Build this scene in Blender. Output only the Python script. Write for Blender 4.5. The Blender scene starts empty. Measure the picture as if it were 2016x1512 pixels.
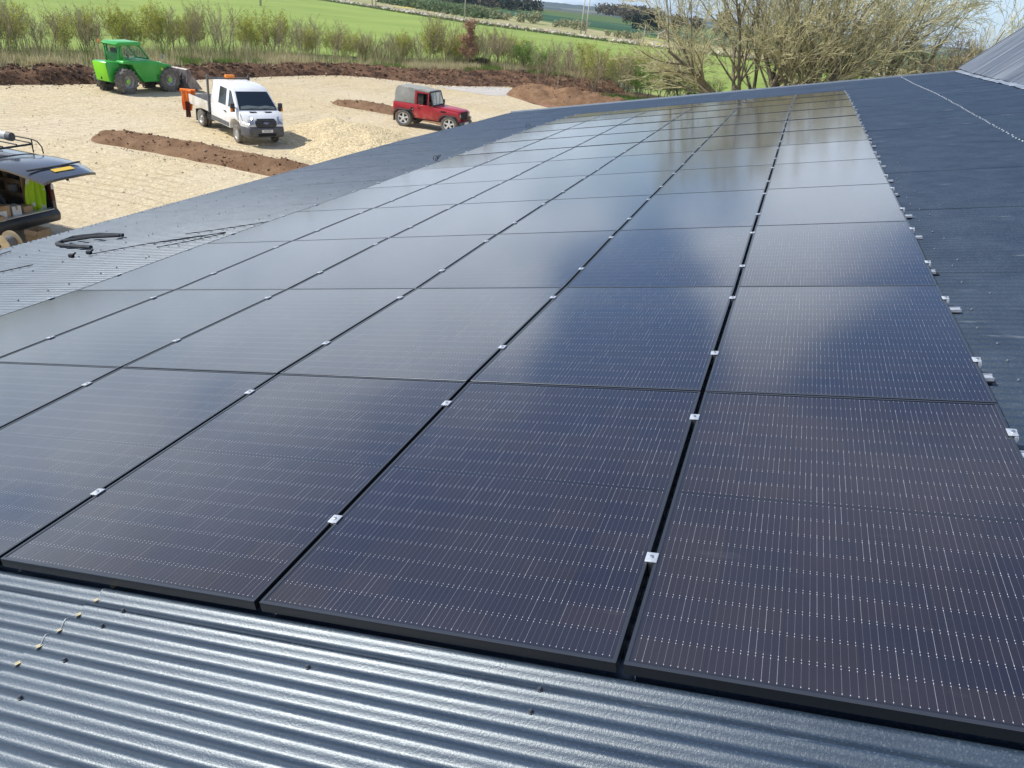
import bpy, bmesh, math, random
from mathutils import Vector, Matrix, noise
R = math.radians
PI = math.pi
scene = bpy.context.scene
col = scene.collection

# ------------------------------------------------------------ camera, sky, sun, exposure
cam_data = bpy.data.cameras.new('camera')
cam_data.sensor_width = 36.0
cam_data.lens = 27.0
cam_data.clip_start = 0.05
cam_data.clip_end = 12000
cam = bpy.data.objects.new('camera', cam_data)
col.objects.link(cam)
CX = Vector((0.93591022, 0.33788124, 0.09954059))
CD = Vector((0.23658212, -0.39362017, -0.88830854))
CF = Vector((-0.26096161, 0.85492656, -0.4483298))
mw = Matrix((CX, -CD, -CF)).transposed().to_4x4()
mw.translation = Vector((-1.04014812, -1.51190314, 6.05))
cam.matrix_world = mw
scene.camera = cam

SUN_EL, SUN_AZ = R(47), R(16)            # light travels towards (cos az, sin az)
sd = Vector((-math.cos(SUN_AZ) * math.cos(SUN_EL), -math.sin(SUN_AZ) * math.cos(SUN_EL), math.sin(SUN_EL)))
sun = bpy.data.lights.new('sun', 'SUN')
sun.energy = 4.8
sun.angle = R(0.53)
sun.color = (1.0, 0.955, 0.88)
so = bpy.data.objects.new('sun', sun)
col.objects.link(so)
so.rotation_euler = sd.to_track_quat('Z', 'Y').to_euler()

scene.view_settings.view_transform = 'Standard'
scene.view_settings.look = 'None'
scene.view_settings.exposure = 0.12
scene.view_settings.gamma = 1.0
scene.render.engine = 'CYCLES'
scene.cycles.max_bounces = 6
scene.cycles.transparent_max_bounces = 8
scene.cycles.use_denoising = True


class NT:
    """small node helper"""
    def __init__(s, tree):
        s.t = tree
    def new(s, typ, **kw):
        n = s.t.nodes.new(typ)
        for k, v in kw.items():
            setattr(n, k, v)
        return n
    def link(s, a, b):
        s.t.links.new(a, b)
    def put(s, sock, v):
        if isinstance(v, bpy.types.NodeSocket):
            s.t.links.new(v, sock)
        elif v is not None:
            if isinstance(v, (tuple, list)) and sock.type == 'RGBA' and len(v) == 3:
                v = (*v, 1)
            sock.default_value = v
    def m(s, op, a, b=None, c=None, clamp=False):
        n = s.new('ShaderNodeMath', operation=op, use_clamp=clamp)
        for i, v in enumerate((a, b, c)):
            s.put(n.inputs[i], v)
        return n.outputs[0]
    def vm(s, op, a, b=None, out=0):
        n = s.new('ShaderNodeVectorMath', operation=op)
        s.put(n.inputs[0], a)
        if b is not None:
            s.put(n.inputs[1], b)
        return n.outputs[out]
    def mix(s, f, a, b, blend='MIX'):
        n = s.new('ShaderNodeMix', data_type='RGBA', blend_type=blend)
        s.put(n.inputs[0], f); s.put(n.inputs[6], a); s.put(n.inputs[7], b)
        return n.outputs[2]
    def noise(s, vec, scale, detail=4, rough=0.5, out=0, dist=0.0):
        n = s.new('ShaderNodeTexNoise')
        s.put(n.inputs['Vector'], vec)
        n.inputs['Scale'].default_value = scale
        n.inputs['Detail'].default_value = detail
        n.inputs['Roughness'].default_value = rough
        n.inputs['Distortion'].default_value = dist
        return n.outputs[out]
    def vor(s, vec, scale, feature='F1', out='Distance', rnd=1.0):
        n = s.new('ShaderNodeTexVoronoi', feature=feature)
        s.put(n.inputs['Vector'], vec)
        n.inputs['Scale'].default_value = scale
        n.inputs['Randomness'].default_value = rnd
        return n.outputs[out]
    def ramp(s, f, lo, hi, a=0.0, b=1.0, smooth=True):
        n = s.new('ShaderNodeMapRange')
        if smooth:
            n.interpolation_type = 'SMOOTHSTEP'
        s.put(n.inputs[0], f)
        for i, v in enumerate((lo, hi, a, b)):
            n.inputs[i + 1].default_value = v
        return n.outputs[0]
    def cramp(s, f, stops):
        n = s.new('ShaderNodeValToRGB')
        s.put(n.inputs[0], f)
        el = n.color_ramp.elements
        while len(el) < len(stops):
            el.new(0.5)
        for e, (p, c) in zip(el, stops):
            e.position = p
            e.color = (*c, 1)
        return n.outputs[0]
    def xyz(s, vec):
        n = s.new('ShaderNodeSeparateXYZ')
        s.put(n.inputs[0], vec)
        return n.outputs
    def comb(s, x, y, z):
        n = s.new('ShaderNodeCombineXYZ')
        for i, v in enumerate((x, y, z)):
            s.put(n.inputs[i], v)
        return n.outputs[0]


world = bpy.data.worlds.new('World')
scene.world = world
world.use_nodes = True
wt = NT(world.node_tree)
world.node_tree.nodes.clear()
sky = wt.new('ShaderNodeTexSky', sky_type='NISHITA')
sky.sun_disc = False
sky.sun_elevation = SUN_EL
sky.sun_rotation = math.atan2(sd.x, sd.y)
sky.altitude = 100
sky.air_density = 1.0
sky.dust_density = 1.2
sky.ozone_density = 1.2
tc = wt.new('ShaderNodeTexCoord')
dvec = tc.outputs['Generated']
dx, dy, dz = wt.xyz(dvec)
zc = wt.m('MAXIMUM', dz, 0.0)
den = wt.m('ADD', zc, 0.13)
pl = wt.comb(wt.m('DIVIDE', dx, den), wt.m('DIVIDE', dy, den), 0.0)
n1 = wt.noise(pl, 0.95, 7, 0.55, dist=0.5)
n2 = wt.noise(wt.vm('ADD', pl, (5.3, 2.1, 0.0)), 1.7, 6, 0.55)
def spot(d, r0, r1, amt):
    v = Vector(d).normalized()
    dt = wt.vm('DOT_PRODUCT', dvec, tuple(v), out=1)
    return wt.ramp(dt, math.cos(R(r1)), math.cos(R(r0)), 0.0, amt)
clear = wt.m('ADD', spot((-0.27, 0.91, 0.29), 0, 9, 0.25), spot((-0.17, 0.98, 0.11), 0, 8, 0.14))
clear = wt.m('ADD', clear, spot((0.03, 0.92, 0.37), 0, 9, 0.23))
clear = wt.m('ADD', clear, spot((-0.45, 0.80, 0.42), 2, 14, 0.06))
clear = wt.m('ADD', clear, spot((0.3, 0.7, 0.75), 5, 30, 0.10))
clear = wt.m('ADD', clear, spot((0.10, 0.99, 0.0), 4, 26, 0.22))
fill = wt.m('ADD', spot((-0.58, 0.81, 0.14), 2, 14, 0.10), spot((-0.05, 0.97, 0.20), 3, 11, 0.26))
cov = wt.m('ADD', wt.m('SUBTRACT', wt.m('ADD', wt.m('MULTIPLY', n1, 0.75), wt.m('MULTIPLY', n2, 0.25)), clear), fill)
mask = wt.ramp(cov, 0.35, 0.59)
cl_n = wt.noise(wt.vm('ADD', pl, (1.0, 7.0, 0.0)), 2.2, 5, 0.6)
ccol = wt.mix(cl_n, (0.70, 0.84, 1.03), (1.36, 1.52, 1.72))
hi = wt.ramp(dz, 0.20, 0.42)
ccol = wt.mix(hi, ccol, wt.mix(1.0, ccol, (0.42, 0.42, 0.49), 'MULTIPLY'))
skyc = wt.mix(1.0, sky.outputs[0], (0.095, 0.118, 0.152), 'MULTIPLY')
# thin high veil that whitens the low sky
veil = wt.ramp(dz, 0.02, 0.22, 0.80, 0.04)
skyc = wt.mix(veil, skyc, (0.66, 0.84, 1.02))
allc = wt.mix(wt.m('MULTIPLY', mask, 0.94), skyc, ccol)
bg = wt.new('ShaderNodeBackground')
wt.link(allc, bg.inputs[0])
bg.inputs[1].default_value = 1.0
wo = wt.new('ShaderNodeOutputWorld')
wt.link(bg.outputs[0], wo.inputs[0])

# ------------------------------------------------------------ materials
MATS = {}
def mat(name, color=(0.5, 0.5, 0.5), rough=0.6, metal=0.0, spec=0.5, **kw):
    if name in MATS:
        return MATS[name]
    m = bpy.data.materials.new(name)
    m.use_nodes = True
    t = NT(m.node_tree)
    b = m.node_tree.nodes['Principled BSDF']
    b.inputs['Base Color'].default_value = (*color, 1)
    b.inputs['Roughness'].default_value = rough
    b.inputs['Metallic'].default_value = metal
    b.inputs['Specular IOR Level'].default_value = spec
    for k, v in kw.items():
        b.inputs[k.replace('_', ' ')].default_value = v
    m.diffuse_color = (*color, 1)
    MATS[name] = m
    return m
def nt(m):
    return NT(m.node_tree), m.node_tree.nodes['Principled BSDF']
def pos(t):
    return t.new('ShaderNodeNewGeometry').outputs['Position']
def objc(t):
    return t.new('ShaderNodeTexCoord').outputs['Object']
def bump(t, b, h, strength=0.5, dist=0.01):
    n = t.new('ShaderNodeBump')
    n.inputs['Strength'].default_value = strength
    n.inputs['Distance'].default_value = dist
    t.link(h, n.inputs['Height'])
    t.link(n.outputs[0], b.inputs['Normal'])
def noisy(name, c1, c2, scale=5, rough=0.6, detail=6, coords='obj', bs=0.0, bd=0.01, bscale=None, lo=0.35, hi=0.65, **kw):
    """two-tone material with optional bump"""
    if name in MATS:
        return MATS[name]
    m = mat(name, c1, rough, **kw)
    t, b = nt(m)
    v = objc(t) if coords == 'obj' else pos(t)
    f = t.ramp(t.noise(v, scale, detail, 0.6), lo, hi)
    t.link(t.mix(f, c1, c2), b.inputs['Base Color'])
    if bs:
        bump(t, b, t.noise(v, bscale or scale * 3, 5, 0.6), bs, bd)
    return m
def island(name, cols, rough=0.8, trans=0.0):
    """random colour per loose face island (leaves, grass, stones)"""
    if name in MATS:
        return MATS[name]
    m = mat(name, cols[0], rough, spec=0.2)
    t, b = nt(m)
    r = t.new('ShaderNodeNewGeometry').outputs['Random Per Island']
    n = len(cols)
    t.link(t.cramp(r, [(i / max(1, n - 1), c) for i, c in enumerate(cols)]), b.inputs['Base Color'])
    if trans:
        tr = t.new('ShaderNodeBsdfTranslucent')
        t.link(t.cramp(r, [(i / max(1, n - 1), c) for i, c in enumerate(cols)]), tr.inputs[0])
        mx = t.new('ShaderNodeMixShader')
        mx.inputs[0].default_value = trans
        t.link(b.outputs[0], mx.inputs[1]); t.link(tr.outputs[0], mx.inputs[2])
        out = [n for n in m.node_tree.nodes if n.type == 'OUTPUT_MATERIAL'][0]
        t.link(mx.outputs[0], out.inputs[0])
    return m

# ------------------------------------------------------------ object helpers
def tag(o, label=None, cat=None, group=None, kind=None):
    if label: o['label'] = label
    if cat: o['category'] = cat
    if group: o['group'] = group
    if kind: o['kind'] = kind
    return o
def thing(name, loc, label, cat, rz=0.0, group=None):
    o = bpy.data.objects.new(name, None)
    col.objects.link(o)
    o.empty_display_size = 0.3
    o.location = loc
    o.rotation_euler = (0, 0, rz)
    return tag(o, label, cat, group)
def part(name, me_or_mb, m=None, parent=None, smooth=False, loc=None):
    me = me_or_mb.mesh(name) if isinstance(me_or_mb, MB) else me_or_mb
    o = bpy.data.objects.new(name, me)
    col.objects.link(o)
    if parent: o.parent = parent
    if m:
        ms = m if isinstance(m, (list, tuple)) else [m]
        if len(me.materials) == 0:
            for q in ms: me.materials.append(q)
    if smooth:
        for p in me.polygons: p.use_smooth = True
    if loc is not None: o.location = loc
    return o
def sub(name, parent, loc=(0, 0, 0), rot=(0, 0, 0)):
    o = bpy.data.objects.new(name, None)
    col.objects.link(o)
    o.parent = parent
    o.location = loc
    o.rotation_euler = rot
    o.empty_display_size = 0.1
    return o
def copy_tree(o, parent=None):
    c = o.copy()
    col.objects.link(c)
    c.parent = parent
    for ch in list(o.children):
        copy_tree(ch, c)
    return c

class MB:
    """mesh builder: verts / faces with transform helpers"""
    def __init__(s):
        s.v, s.f, s.mi, s.uv = [], [], [], None
    def add(s, vs, fs, mi=0):
        n = len(s.v)
        s.v.extend(vs)
        s.f.extend([tuple(i + n for i in f) for f in fs])
        s.mi.extend([mi] * len(fs))
        return s
    def box(s, x0, x1, y0, y1, z0, z1, mi=0, T=None):
        vs = [Vector((x, y, z)) for z in (z0, z1) for y in (y0, y1) for x in (x0, x1)]
        if T: vs = [T @ v for v in vs]
        fs = [(0, 2, 3, 1), (4, 5, 7, 6), (0, 1, 5, 4), (1, 3, 7, 5), (3, 2, 6, 7), (2, 0, 4, 6)]
        return s.add([tuple(v) for v in vs], fs, mi)
    def prism(s, pts, w, mi=0, y0=None, cap=True):
        """side profile (x,z) extruded to y = +-w(x,z)"""
        wf = w if callable(w) else (lambda x, z: w)
        n = len(pts)
        if y0 is None:
            a = [(x, -wf(x, z), z) for x, z in pts]
        else:
            a = [(x, y0, z) for x, z in pts]
        b = [(x, wf(x, z), z) for x, z in pts]
        fs = [(i, (i + 1) % n, n + (i + 1) % n, n + i) for i in range(n)]
        if cap:
            fs += [tuple(range(n - 1, -1, -1)), tuple(range(n, 2 * n))]
        return s.add(a + b, fs, mi)
    def tube(s, p0, p1, r0, r1=None, seg=8, mi=0, cap=True):
        p0, p1 = Vector(p0), Vector(p1)
        r1 = r0 if r1 is None else r1
        d = (p1 - p0)
        if d.length < 1e-9: return s
        q = d.to_track_quat('Z', 'Y')
        a, b = [], []
        for i in range(seg):
            u = Vector((math.cos(2 * PI * i / seg), math.sin(2 * PI * i / seg), 0))
            a.append(tuple(p0 + q @ (u * r0))); b.append(tuple(p1 + q @ (u * r1)))
        fs = [(i, (i + 1) % seg, seg + (i + 1) % seg, seg + i) for i in range(seg)]
        if cap: fs += [tuple(range(seg - 1, -1, -1)), tuple(range(seg, 2 * seg))]
        return s.add(a + b, fs, mi)
    def path(s, pts, r, seg=6, mi=0):
        for a, b in zip(pts[:-1], pts[1:]):
            s.tube(a, b, r, r, seg, mi)
        return s
    def lathe(s, prof, seg=24, axis='Y', c=(0, 0, 0), mi=0):
        """prof: (radius, offset along axis)"""
        vs = []
        for r, h in prof:
            for i in range(seg):
                a = 2 * PI * i / seg
                ca, sa = r * math.cos(a), r * math.sin(a)
                p = {'Y': (ca, h, sa), 'Z': (ca, sa, h), 'X': (h, ca, sa)}[axis]
                vs.append((p[0] + c[0], p[1] + c[1], p[2] + c[2]))
        fs = []
        for j in range(len(prof) - 1):
            for i in range(seg):
                k = (i + 1) % seg
                fs.append((j * seg + i, j * seg + k, (j + 1) * seg + k, (j + 1) * seg + i))
        return s.add(vs, fs, mi)
    def poly(s, pts, mi=0):
        return s.add([tuple(p) for p in pts], [tuple(range(len(pts)))], mi)
    def slab(s, pts, d, mi=0):
        """planar polygon thickened along vector d"""
        n = len(pts)
        d = Vector(d)
        a = [tuple(p) for p in pts]
        b = [tuple(Vector(p) + d) for p in pts]
        fs = [tuple(range(n - 1, -1, -1)), tuple(range(n, 2 * n))] + [(i, (i + 1) % n, n + (i + 1) % n, n + i) for i in range(n)]
        return s.add(a + b, fs, mi)
    def mesh(s, name, fix=False):
        me = bpy.data.meshes.new(name)
        me.from_pydata([tuple(v) for v in s.v], [], s.f)
        me.polygons.foreach_set('material_index', s.mi)
        me.update()
        return me
def finish(mb, name, bev=0.0, seg=2, smooth=False, ang=30):
    """mesh with consistent normals and bevelled edges"""
    me = mb.mesh(name)
    bm = bmesh.new()
    bm.from_mesh(me)
    bmesh.ops.remove_doubles(bm, verts=bm.verts, dist=1e-5)
    bmesh.ops.recalc_face_normals(bm, faces=bm.faces)
    if bev:
        es = [e for e in bm.edges if len(e.link_faces) == 2 and e.calc_face_angle(0) > R(ang)]
        bmesh.ops.bevel(bm, geom=es, offset=bev, segments=seg, affect='EDGES', clamp_overlap=True, profile=0.5)
    for f in bm.faces: f.smooth = smooth or bev > 0
    bm.to_mesh(me)
    bm.free()
    if (smooth or bev):
        try:
            me.set_sharp_from_angle(angle=R(40))
        except Exception:
            pass
    return me

rnd = random.Random(11)
PHI = R(12.5)
GZ = 4.788                                   # height of the roof-plane origin above the yard
def RP(v, u, n=0.0):
    """roof coordinates (up-slope v, along u, normal n) to world"""
    return Vector((v * math.cos(PHI) - n * math.sin(PHI), u, v * math.sin(PHI) + n * math.cos(PHI) + GZ))
ROOFQ = Matrix((Vector((math.cos(PHI), 0, math.sin(PHI))), Vector((0, 1, 0)), Vector((-math.sin(PHI), 0, math.cos(PHI))))).transposed()

# ------------------------------------------------------------ barn: roof sheets, flashing, walls
U_END = 25.2
SEAM = [0, .020, .002, .0155, .0153, .0133, .0204, .023, .0336, .0434, .0456, .0334, 0]
PU, PV = 1.7214, 1.154
def lin(xs, ys, x):
    if x <= xs[0]: return ys[0]
    for i in range(len(xs) - 1):
        if x <= xs[i + 1]:
            return ys[i] + (ys[i + 1] - ys[i]) * (x - xs[i]) / (xs[i + 1] - xs[i])
    return ys[-1]
def zpan(u):
    return lin([PU * i for i in range(13)], SEAM, u)
def zroof(u):
    return sum(zpan(u + d) for d in (-1.6, -.8, 0, .8, 1.6)) / 5 - 0.004
PITCH = 0.0762
CREST = -0.053
AMP = 0.0112

m_roof = mat('slate_steel', (0.085, 0.115, 0.155), 0.36, 0.0, 1.0)
t, b = nt(m_roof)
P = pos(t)
st = t.vm('MULTIPLY', P, (0.6, 9.0, 1.0))
g1 = t.noise(P, 150, 3, 0.75)
g2 = t.noise(P, 3.0, 6, 0.62)
g3 = t.noise(st, 2.2, 6, 0.7)
grime_glint = t.ramp(g3, 0.60, 0.74, 0, 0.45)  # streaks along the ribs: grime, paled to paint in glints on the crests
spl = t.ramp(t.noise(t.vm('MULTIPLY', P, (9.0, 22.0, 9.0)), 1.0, 5, 0.7), 0.72, 0.80, 0, 0.5)
base = t.mix(t.ramp(g2, 0.3, 0.7), (0.014, 0.027, 0.048), (0.024, 0.041, 0.066))
base = t.mix(grime_glint, base, (0.30, 0.33, 0.36))
base = t.mix(spl, base, (0.46, 0.46, 0.43))
base = t.mix(t.m('MULTIPLY', t.m('SUBTRACT', g1, 0.54), 1.7, clamp=True), base, (0.24, 0.28, 0.32))
b.inputs['Specular Tint'].default_value = (.86, .95, 1.0, 1)
t.link(base, b.inputs['Base Color'])
t.link(t.m('ADD', 0.31, t.m('MULTIPLY', g2, 0.16)), b.inputs['Roughness'])
bump(t, b, t.m('ADD', g1, t.m('MULTIPLY', t.noise(P, 14, 3, 0.5), .6)), 0.8, 0.0010)
m_edge = mat('trim_edge', (0.30, 0.34, 0.38), 0.4, 0.2)
m_flash = noisy('lead_flashing', (0.17, 0.20, 0.24), (0.32, 0.35, 0.39), 3, 0.42, coords='pos', bs=0.5, bd=0.02, bscale=7)
m_screw = mat('screw_cap', (0.10, 0.11, 0.12), 0.35, 0.6)
m_screw_l = mat('screw_pale', (0.20, 0.22, 0.25), 0.4, 0.5)
m_seal = noisy('sealant', (0.50, 0.44, 0.26), (0.30, 0.26, 0.16), 40, 0.7)

barn = thing('barn', RP(-3.8, 11, 0) * 1.0, 'long low barn with dark slate grey corrugated steel roof under the solar panels', 'barn')
barn.location.z = 0
BO = Vector(barn.location)

def sheet_mesh(u0, u1, v0, v1, dn, seed, lip=True):
    r = random.Random(seed)
    mb = MB()
    ns = max(2, int(round((u1 - u0) / PITCH * 8)))
    nv = max(2, int((v1 - v0) / 0.45))
    tilt = r.uniform(-.0012, .0012)
    ph = r.uniform(0, 9)
    rows = []
    for j in range(nv + 1):
        v = v0 + (v1 - v0) * j / nv
        row = []
        for i in range(ns + 1):
            u = u0 + (u1 - u0) * i / ns
            n = CREST - AMP + AMP * math.cos(2 * PI * (u + 0.008) / PITCH) + dn + zroof(u)
            n += tilt * math.sin(v * 1.1 + ph) + 0.0010 * noise.noise(Vector((v * .7, u * 1.3, seed)))
            row.append(tuple(RP(v, u, n) - BO))
        rows.append(row)
    vs = [p for row in rows for p in row]
    w = ns + 1
    fs = [(j * w + i, (j + 1) * w + i, (j + 1) * w + i + 1, j * w + i + 1) for j in range(nv) for i in range(ns)]
    fs = [f[::-1] for f in fs]
    mb.add(vs, fs)
    if lip:   # lower cut edge of the sheet
        lo = [tuple(Vector(p) - RP(.002, 0, .0045) + RP(0, 0, 0)) for p in rows[0]]
        mb.add(rows[0] + lo, [(i, i + 1, ns + 1 + i + 1, ns + 1 + i) for i in range(ns)], 1)
    return mb.mesh('roof_sheet')

V_EAVE, V_TOP, V_LAP = -10.62, 3.06, -2.96
cover = PITCH * 13
u = -3.0 - (-3.0 + 0.008) % PITCH
k = 0
while u < U_END - 0.05:
    ue = min(u + cover, U_END)
    s1 = sheet_mesh(u, ue + (.03 if ue < U_END else 0), V_EAVE, V_LAP + .15, (k % 2) * .0006 - .0040, k)
    part('roof_sheet', s1, [m_roof, m_edge], barn, smooth=True)
    s2 = sheet_mesh(u, ue + (.03 if ue < U_END else 0), V_LAP, V_TOP, (k % 2) * .0006, k + 100)
    part('roof_sheet', s2, [m_roof, m_edge], barn, smooth=True)
    u = ue
    k += 1
mb = MB()  # broken pale rim on the end lap, edge glints painted as colour
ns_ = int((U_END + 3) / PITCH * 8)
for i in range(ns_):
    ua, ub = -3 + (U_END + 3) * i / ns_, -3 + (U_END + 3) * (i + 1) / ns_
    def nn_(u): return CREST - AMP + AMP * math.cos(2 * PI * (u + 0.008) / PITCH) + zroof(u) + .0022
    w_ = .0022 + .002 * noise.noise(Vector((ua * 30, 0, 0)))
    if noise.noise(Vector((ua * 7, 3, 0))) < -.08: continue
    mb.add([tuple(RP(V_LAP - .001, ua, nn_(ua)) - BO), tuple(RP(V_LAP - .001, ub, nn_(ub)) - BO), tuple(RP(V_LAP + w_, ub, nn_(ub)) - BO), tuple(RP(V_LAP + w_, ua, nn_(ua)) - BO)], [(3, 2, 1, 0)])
part('lap_glint', mb, mat('lap_glint_pale', (.26, .29, .31), .4, .3), barn)
# sealant smears at the end lap troughs
mb = MB()
for k in range(-9, 1):
    uu = k * PITCH - 0.008 + PITCH * .60
    L = rnd.uniform(.010, .026)
    c = zroof(uu) + CREST - 2 * AMP
    mb.slab([RP(V_LAP - L, uu, c - .001) - BO, RP(V_LAP + .004, uu - .014, c + .0045) - BO, RP(V_LAP + .008, uu + .002, c + .002) - BO, RP(V_LAP + .004, uu + .014, c + .0045) - BO], (RP(0, 0, .003) - RP(0, 0, 0)))
part('lap_sealant', mb, m_seal, barn)

# screws: one mesh, many parts
mb = MB()
mb.lathe([(0.0, 0.0), (.0085, 0.0), (.0085, .0015), (.0062, .002), (.0062, .0062), (.0045, .0085), (0, .0088)], 10, 'Z')
screw_me = finish(mb, 'roof_screw', smooth=True)
screw_me.materials.append(m_screw)
m_screw_b = mat('screw_bright', (.62, .66, .70), .4, .2)
screw_brt = screw_me.copy(); screw_brt.materials.clear(); screw_brt.materials.append(m_screw_b)
screw_pale = screw_me.copy(); screw_pale.materials.clear(); screw_pale.materials.append(m_screw_l)
def crest(u):
    return round((u + .008) / PITCH) * PITCH - .008
spots = []
for u0, v0 in ((-.09, -2.79), (-.17, -2.80), (-.33, -2.79), (-.16, -2.02), (-.09, -1.35), (-.17, -1.35), (-.47, -2.79), (-.40, -1.35), (-.60, -2.78)):
    spots.append((v0, u0, 1.0, 0))
for i in range(60):                       # bright ones beside the right edge of the array
    uu = 1.0 + i * .27 + rnd.uniform(-.05, .05)
    if uu < 9: spots.append((rnd.choice((.10, .12, .2, .26, .15)), uu, .9, 1))
near = list(spots)
far = []
for i in range(400):
    uu = crest(-1.0 + i * PITCH * 1.5)
    if crest(-1.0 + i * PITCH * 2) > U_END - .05: break
    if crest(-1.0 + i * PITCH * 2) > 6: far.append((1.65 + rnd.uniform(-.01, .01), crest(-1.0 + i * PITCH * 2), 1.4, 2))
for vr in (-7.45, -8.55, -9.65, -10.45):
    uu = 2.5
    while uu < 25:
        uu += PITCH * rnd.choice((3, 4, 5, 1, 6)) * (0.6 if vr == -10.45 else 1)
        far.append((vr + rnd.uniform(-.03, .03), uu, 1.15, 0))
far.sort(key=lambda q: (q[1] + 1.5) ** 2 + q[0] ** 2)
near += far[:100 - len(near)]
far = far[100 - len(near) if False else (100 - len(spots)):]
def scr_mat(v, u0, s):
    uu = crest(u0)
    return Matrix.Translation(RP(v, uu, CREST + zroof(uu) + .0005) - BO) @ (ROOFQ.to_4x4()) @ Matrix.Scale(s, 4)
for v, u0, s, pale in near:
    o = bpy.data.objects.new('roof_screw', (screw_me, screw_pale, screw_brt)[pale])
    col.objects.link(o); o.parent = barn
    o.matrix_local = scr_mat(v, u0, s)
mb = MB()
for v, u0, s, pale in far:
    Mx = scr_mat(v, u0, s)
    prof = [(.0085, 0), (.0085, .0015), (.0062, .002), (.0055, .0075), (0, .0085)]
    vs = [tuple(Mx @ Vector((r * math.cos(a * PI / 3), r * math.sin(a * PI / 3), h))) for r, h in prof for a in range(6)]
    fs = [(j * 6 + i, j * 6 + (i + 1) % 6, (j + 1) * 6 + (i + 1) % 6, (j + 1) * 6 + i) for j in range(4) for i in range(6)]
    mb.add(vs, fs, pale)
o = part('roof_screws', mb, [m_screw, m_screw_l, m_screw_b], barn)
tag(o, kind='stuff')

# eave and verge trims, walls
def rbox(mb, v0, v1, u0, u1, n0, n1, mi=0, base=None):
    base = BO if base is None else base
    vs = [tuple(RP(v, u, n) - base) for n in (n0, n1) for u in (u0, u1) for v in (v0, v1)]
    return mb.add(vs, [(0, 2, 3, 1), (4, 5, 7, 6), (0, 1, 5, 4), (1, 3, 7, 5), (3, 2, 6, 7), (2, 0, 4, 6)], mi)
mb = MB()
rbox(mb, V_EAVE, V_TOP, U_END + .002, U_END + .03, CREST - .10, CREST + .035)
part('verge_trim', finish(mb, 'verge_trim', .003), m_edge, barn)
mb = MB()
gx = RP(V_EAVE, 0, CREST).x - .10 - BO.x
gz = RP(V_EAVE, 0, CREST).z - .11
mb.lathe([(.065, -14.0), (.065, 14.15)], 16, 'Y', (gx, 0, gz))
part('gutter', mb, mat('gutter_dark', (.03, .033, .036), .5), barn, smooth=True, loc=(0, 0, 0))
m_wall = mat('wall_cladding', (.09, .11, .13), .5)
ze = RP(V_EAVE + .25, 0, CREST - .1).z
zt = RP(V_TOP, 0, CREST - .1).z
xe = RP(V_EAVE + .25, 0, 0).x - BO.x
xt = RP(V_TOP, 0, 0).x - BO.x
mb = MB()
mb.box(xe - .06, xe, -2.9 - BO.y, U_END - .05 - BO.y, 0, ze)
part('wall', mb, m_wall, barn)
for uy in (-2.95, U_END - .12):
    mb = MB()
    mb.slab([(xe, uy - BO.y, 0), (xt, uy - BO.y, 0), (xt, uy - BO.y, zt), (xe, uy - BO.y, ze)], (0, .06, 0))
    part('wall', mb, m_wall, barn)

# higher neighbouring roof and its crumpled lead flashing
X0, Z0 = RP(V_TOP, 0, 0).x + .10, RP(V_TOP, 0, 0).z - .0
SL = math.atan2(1.19, 1.24)
hb = thing('upper_barn', (X0 + 4, 11, 0), 'taller barn with steep grey corrugated roof rising behind the flashing strip', 'barn')
HO = Vector(hb.location)
m_roof2 = mat('grey_steel', (0.17, 0.20, 0.24), 0.34, 0.0, 0.6)
t, b = nt(m_roof2)
P = pos(t)
sx = t.vm('MULTIPLY', P, (0.25, 3.1, 0.25))
f1 = t.ramp(t.noise(sx, 1.3, 5, 0.6), 0.42, 0.62)
t.link(t.mix(f1, (0.060, 0.078, 0.105), (0.15, 0.175, 0.21)), b.inputs['Base Color'])
t.link(t.m('ADD', .36, t.m('MULTIPLY', f1, .2)), b.inputs['Roughness'])
bump(t, b, t.noise(P, 60, 3, .6), .2, .004)
def HP(s, u, n=0):
    return Vector((X0 + .12 + s * math.cos(SL) - n * math.sin(SL), u, Z0 + .10 + s * math.sin(SL) + n * math.cos(SL)))
u = -6.0
k = 0
while u < 25.55:
    ue = min(u + 1.0, 25.6)
    mb = MB()
    ns = 13 * 6
    rows = 8
    jag = rnd.uniform(-.02, .03)
    vs = []
    for j in range(rows + 1):
        s = -.12 + jag + 5.2 * j / rows
        for i in range(ns + 1):
            uu = u + (ue + .03 - u) * i / ns
            n = .019 * .5 * math.cos(2 * PI * uu / .0769) + (k % 2) * .004 + .004 * noise.noise(Vector((s * .8, uu * .9, 3)))
            vs.append(tuple(HP(s, uu, n) - HO))
    w = ns + 1
    mb.add(vs, [(j * w + i, j * w + i + 1, (j + 1) * w + i + 1, (j + 1) * w + i) for j in range(rows) for i in range(ns)])
    part('roof_sheet', mb, m_roof2, hb, smooth=True)
    u = ue
    k += 1
mb = MB()
s5 = 5.1
mb.slab([HP(-.1, 25.62, -.10) - HO, HP(s5, 25.62, -.10) - HO, HP(s5, 25.62, .035) - HO, HP(-.1, 25.62, .035) - HO], (0, .03, 0))
part('verge_trim', mb, mat('verge_dark', (.12, .15, .19), .4), hb)
top = HP(s5, 0, 0) - HO
mb = MB()
for uy in (-6.0, 25.4):
    mb.slab([(X0 - HO.x + .05, uy - HO.y, 0), (top.x, uy - HO.y, 0), (top.x, uy - HO.y, top.z - .1), (X0 - HO.x + .2, uy - HO.y, Z0 - .1)], (0, .08, 0))
mb.box(top.x, top.x + .08, -6 - HO.y, 25.48 - HO.y, 0, top.z)
part('wall', mb, m_wall, hb)
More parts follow.
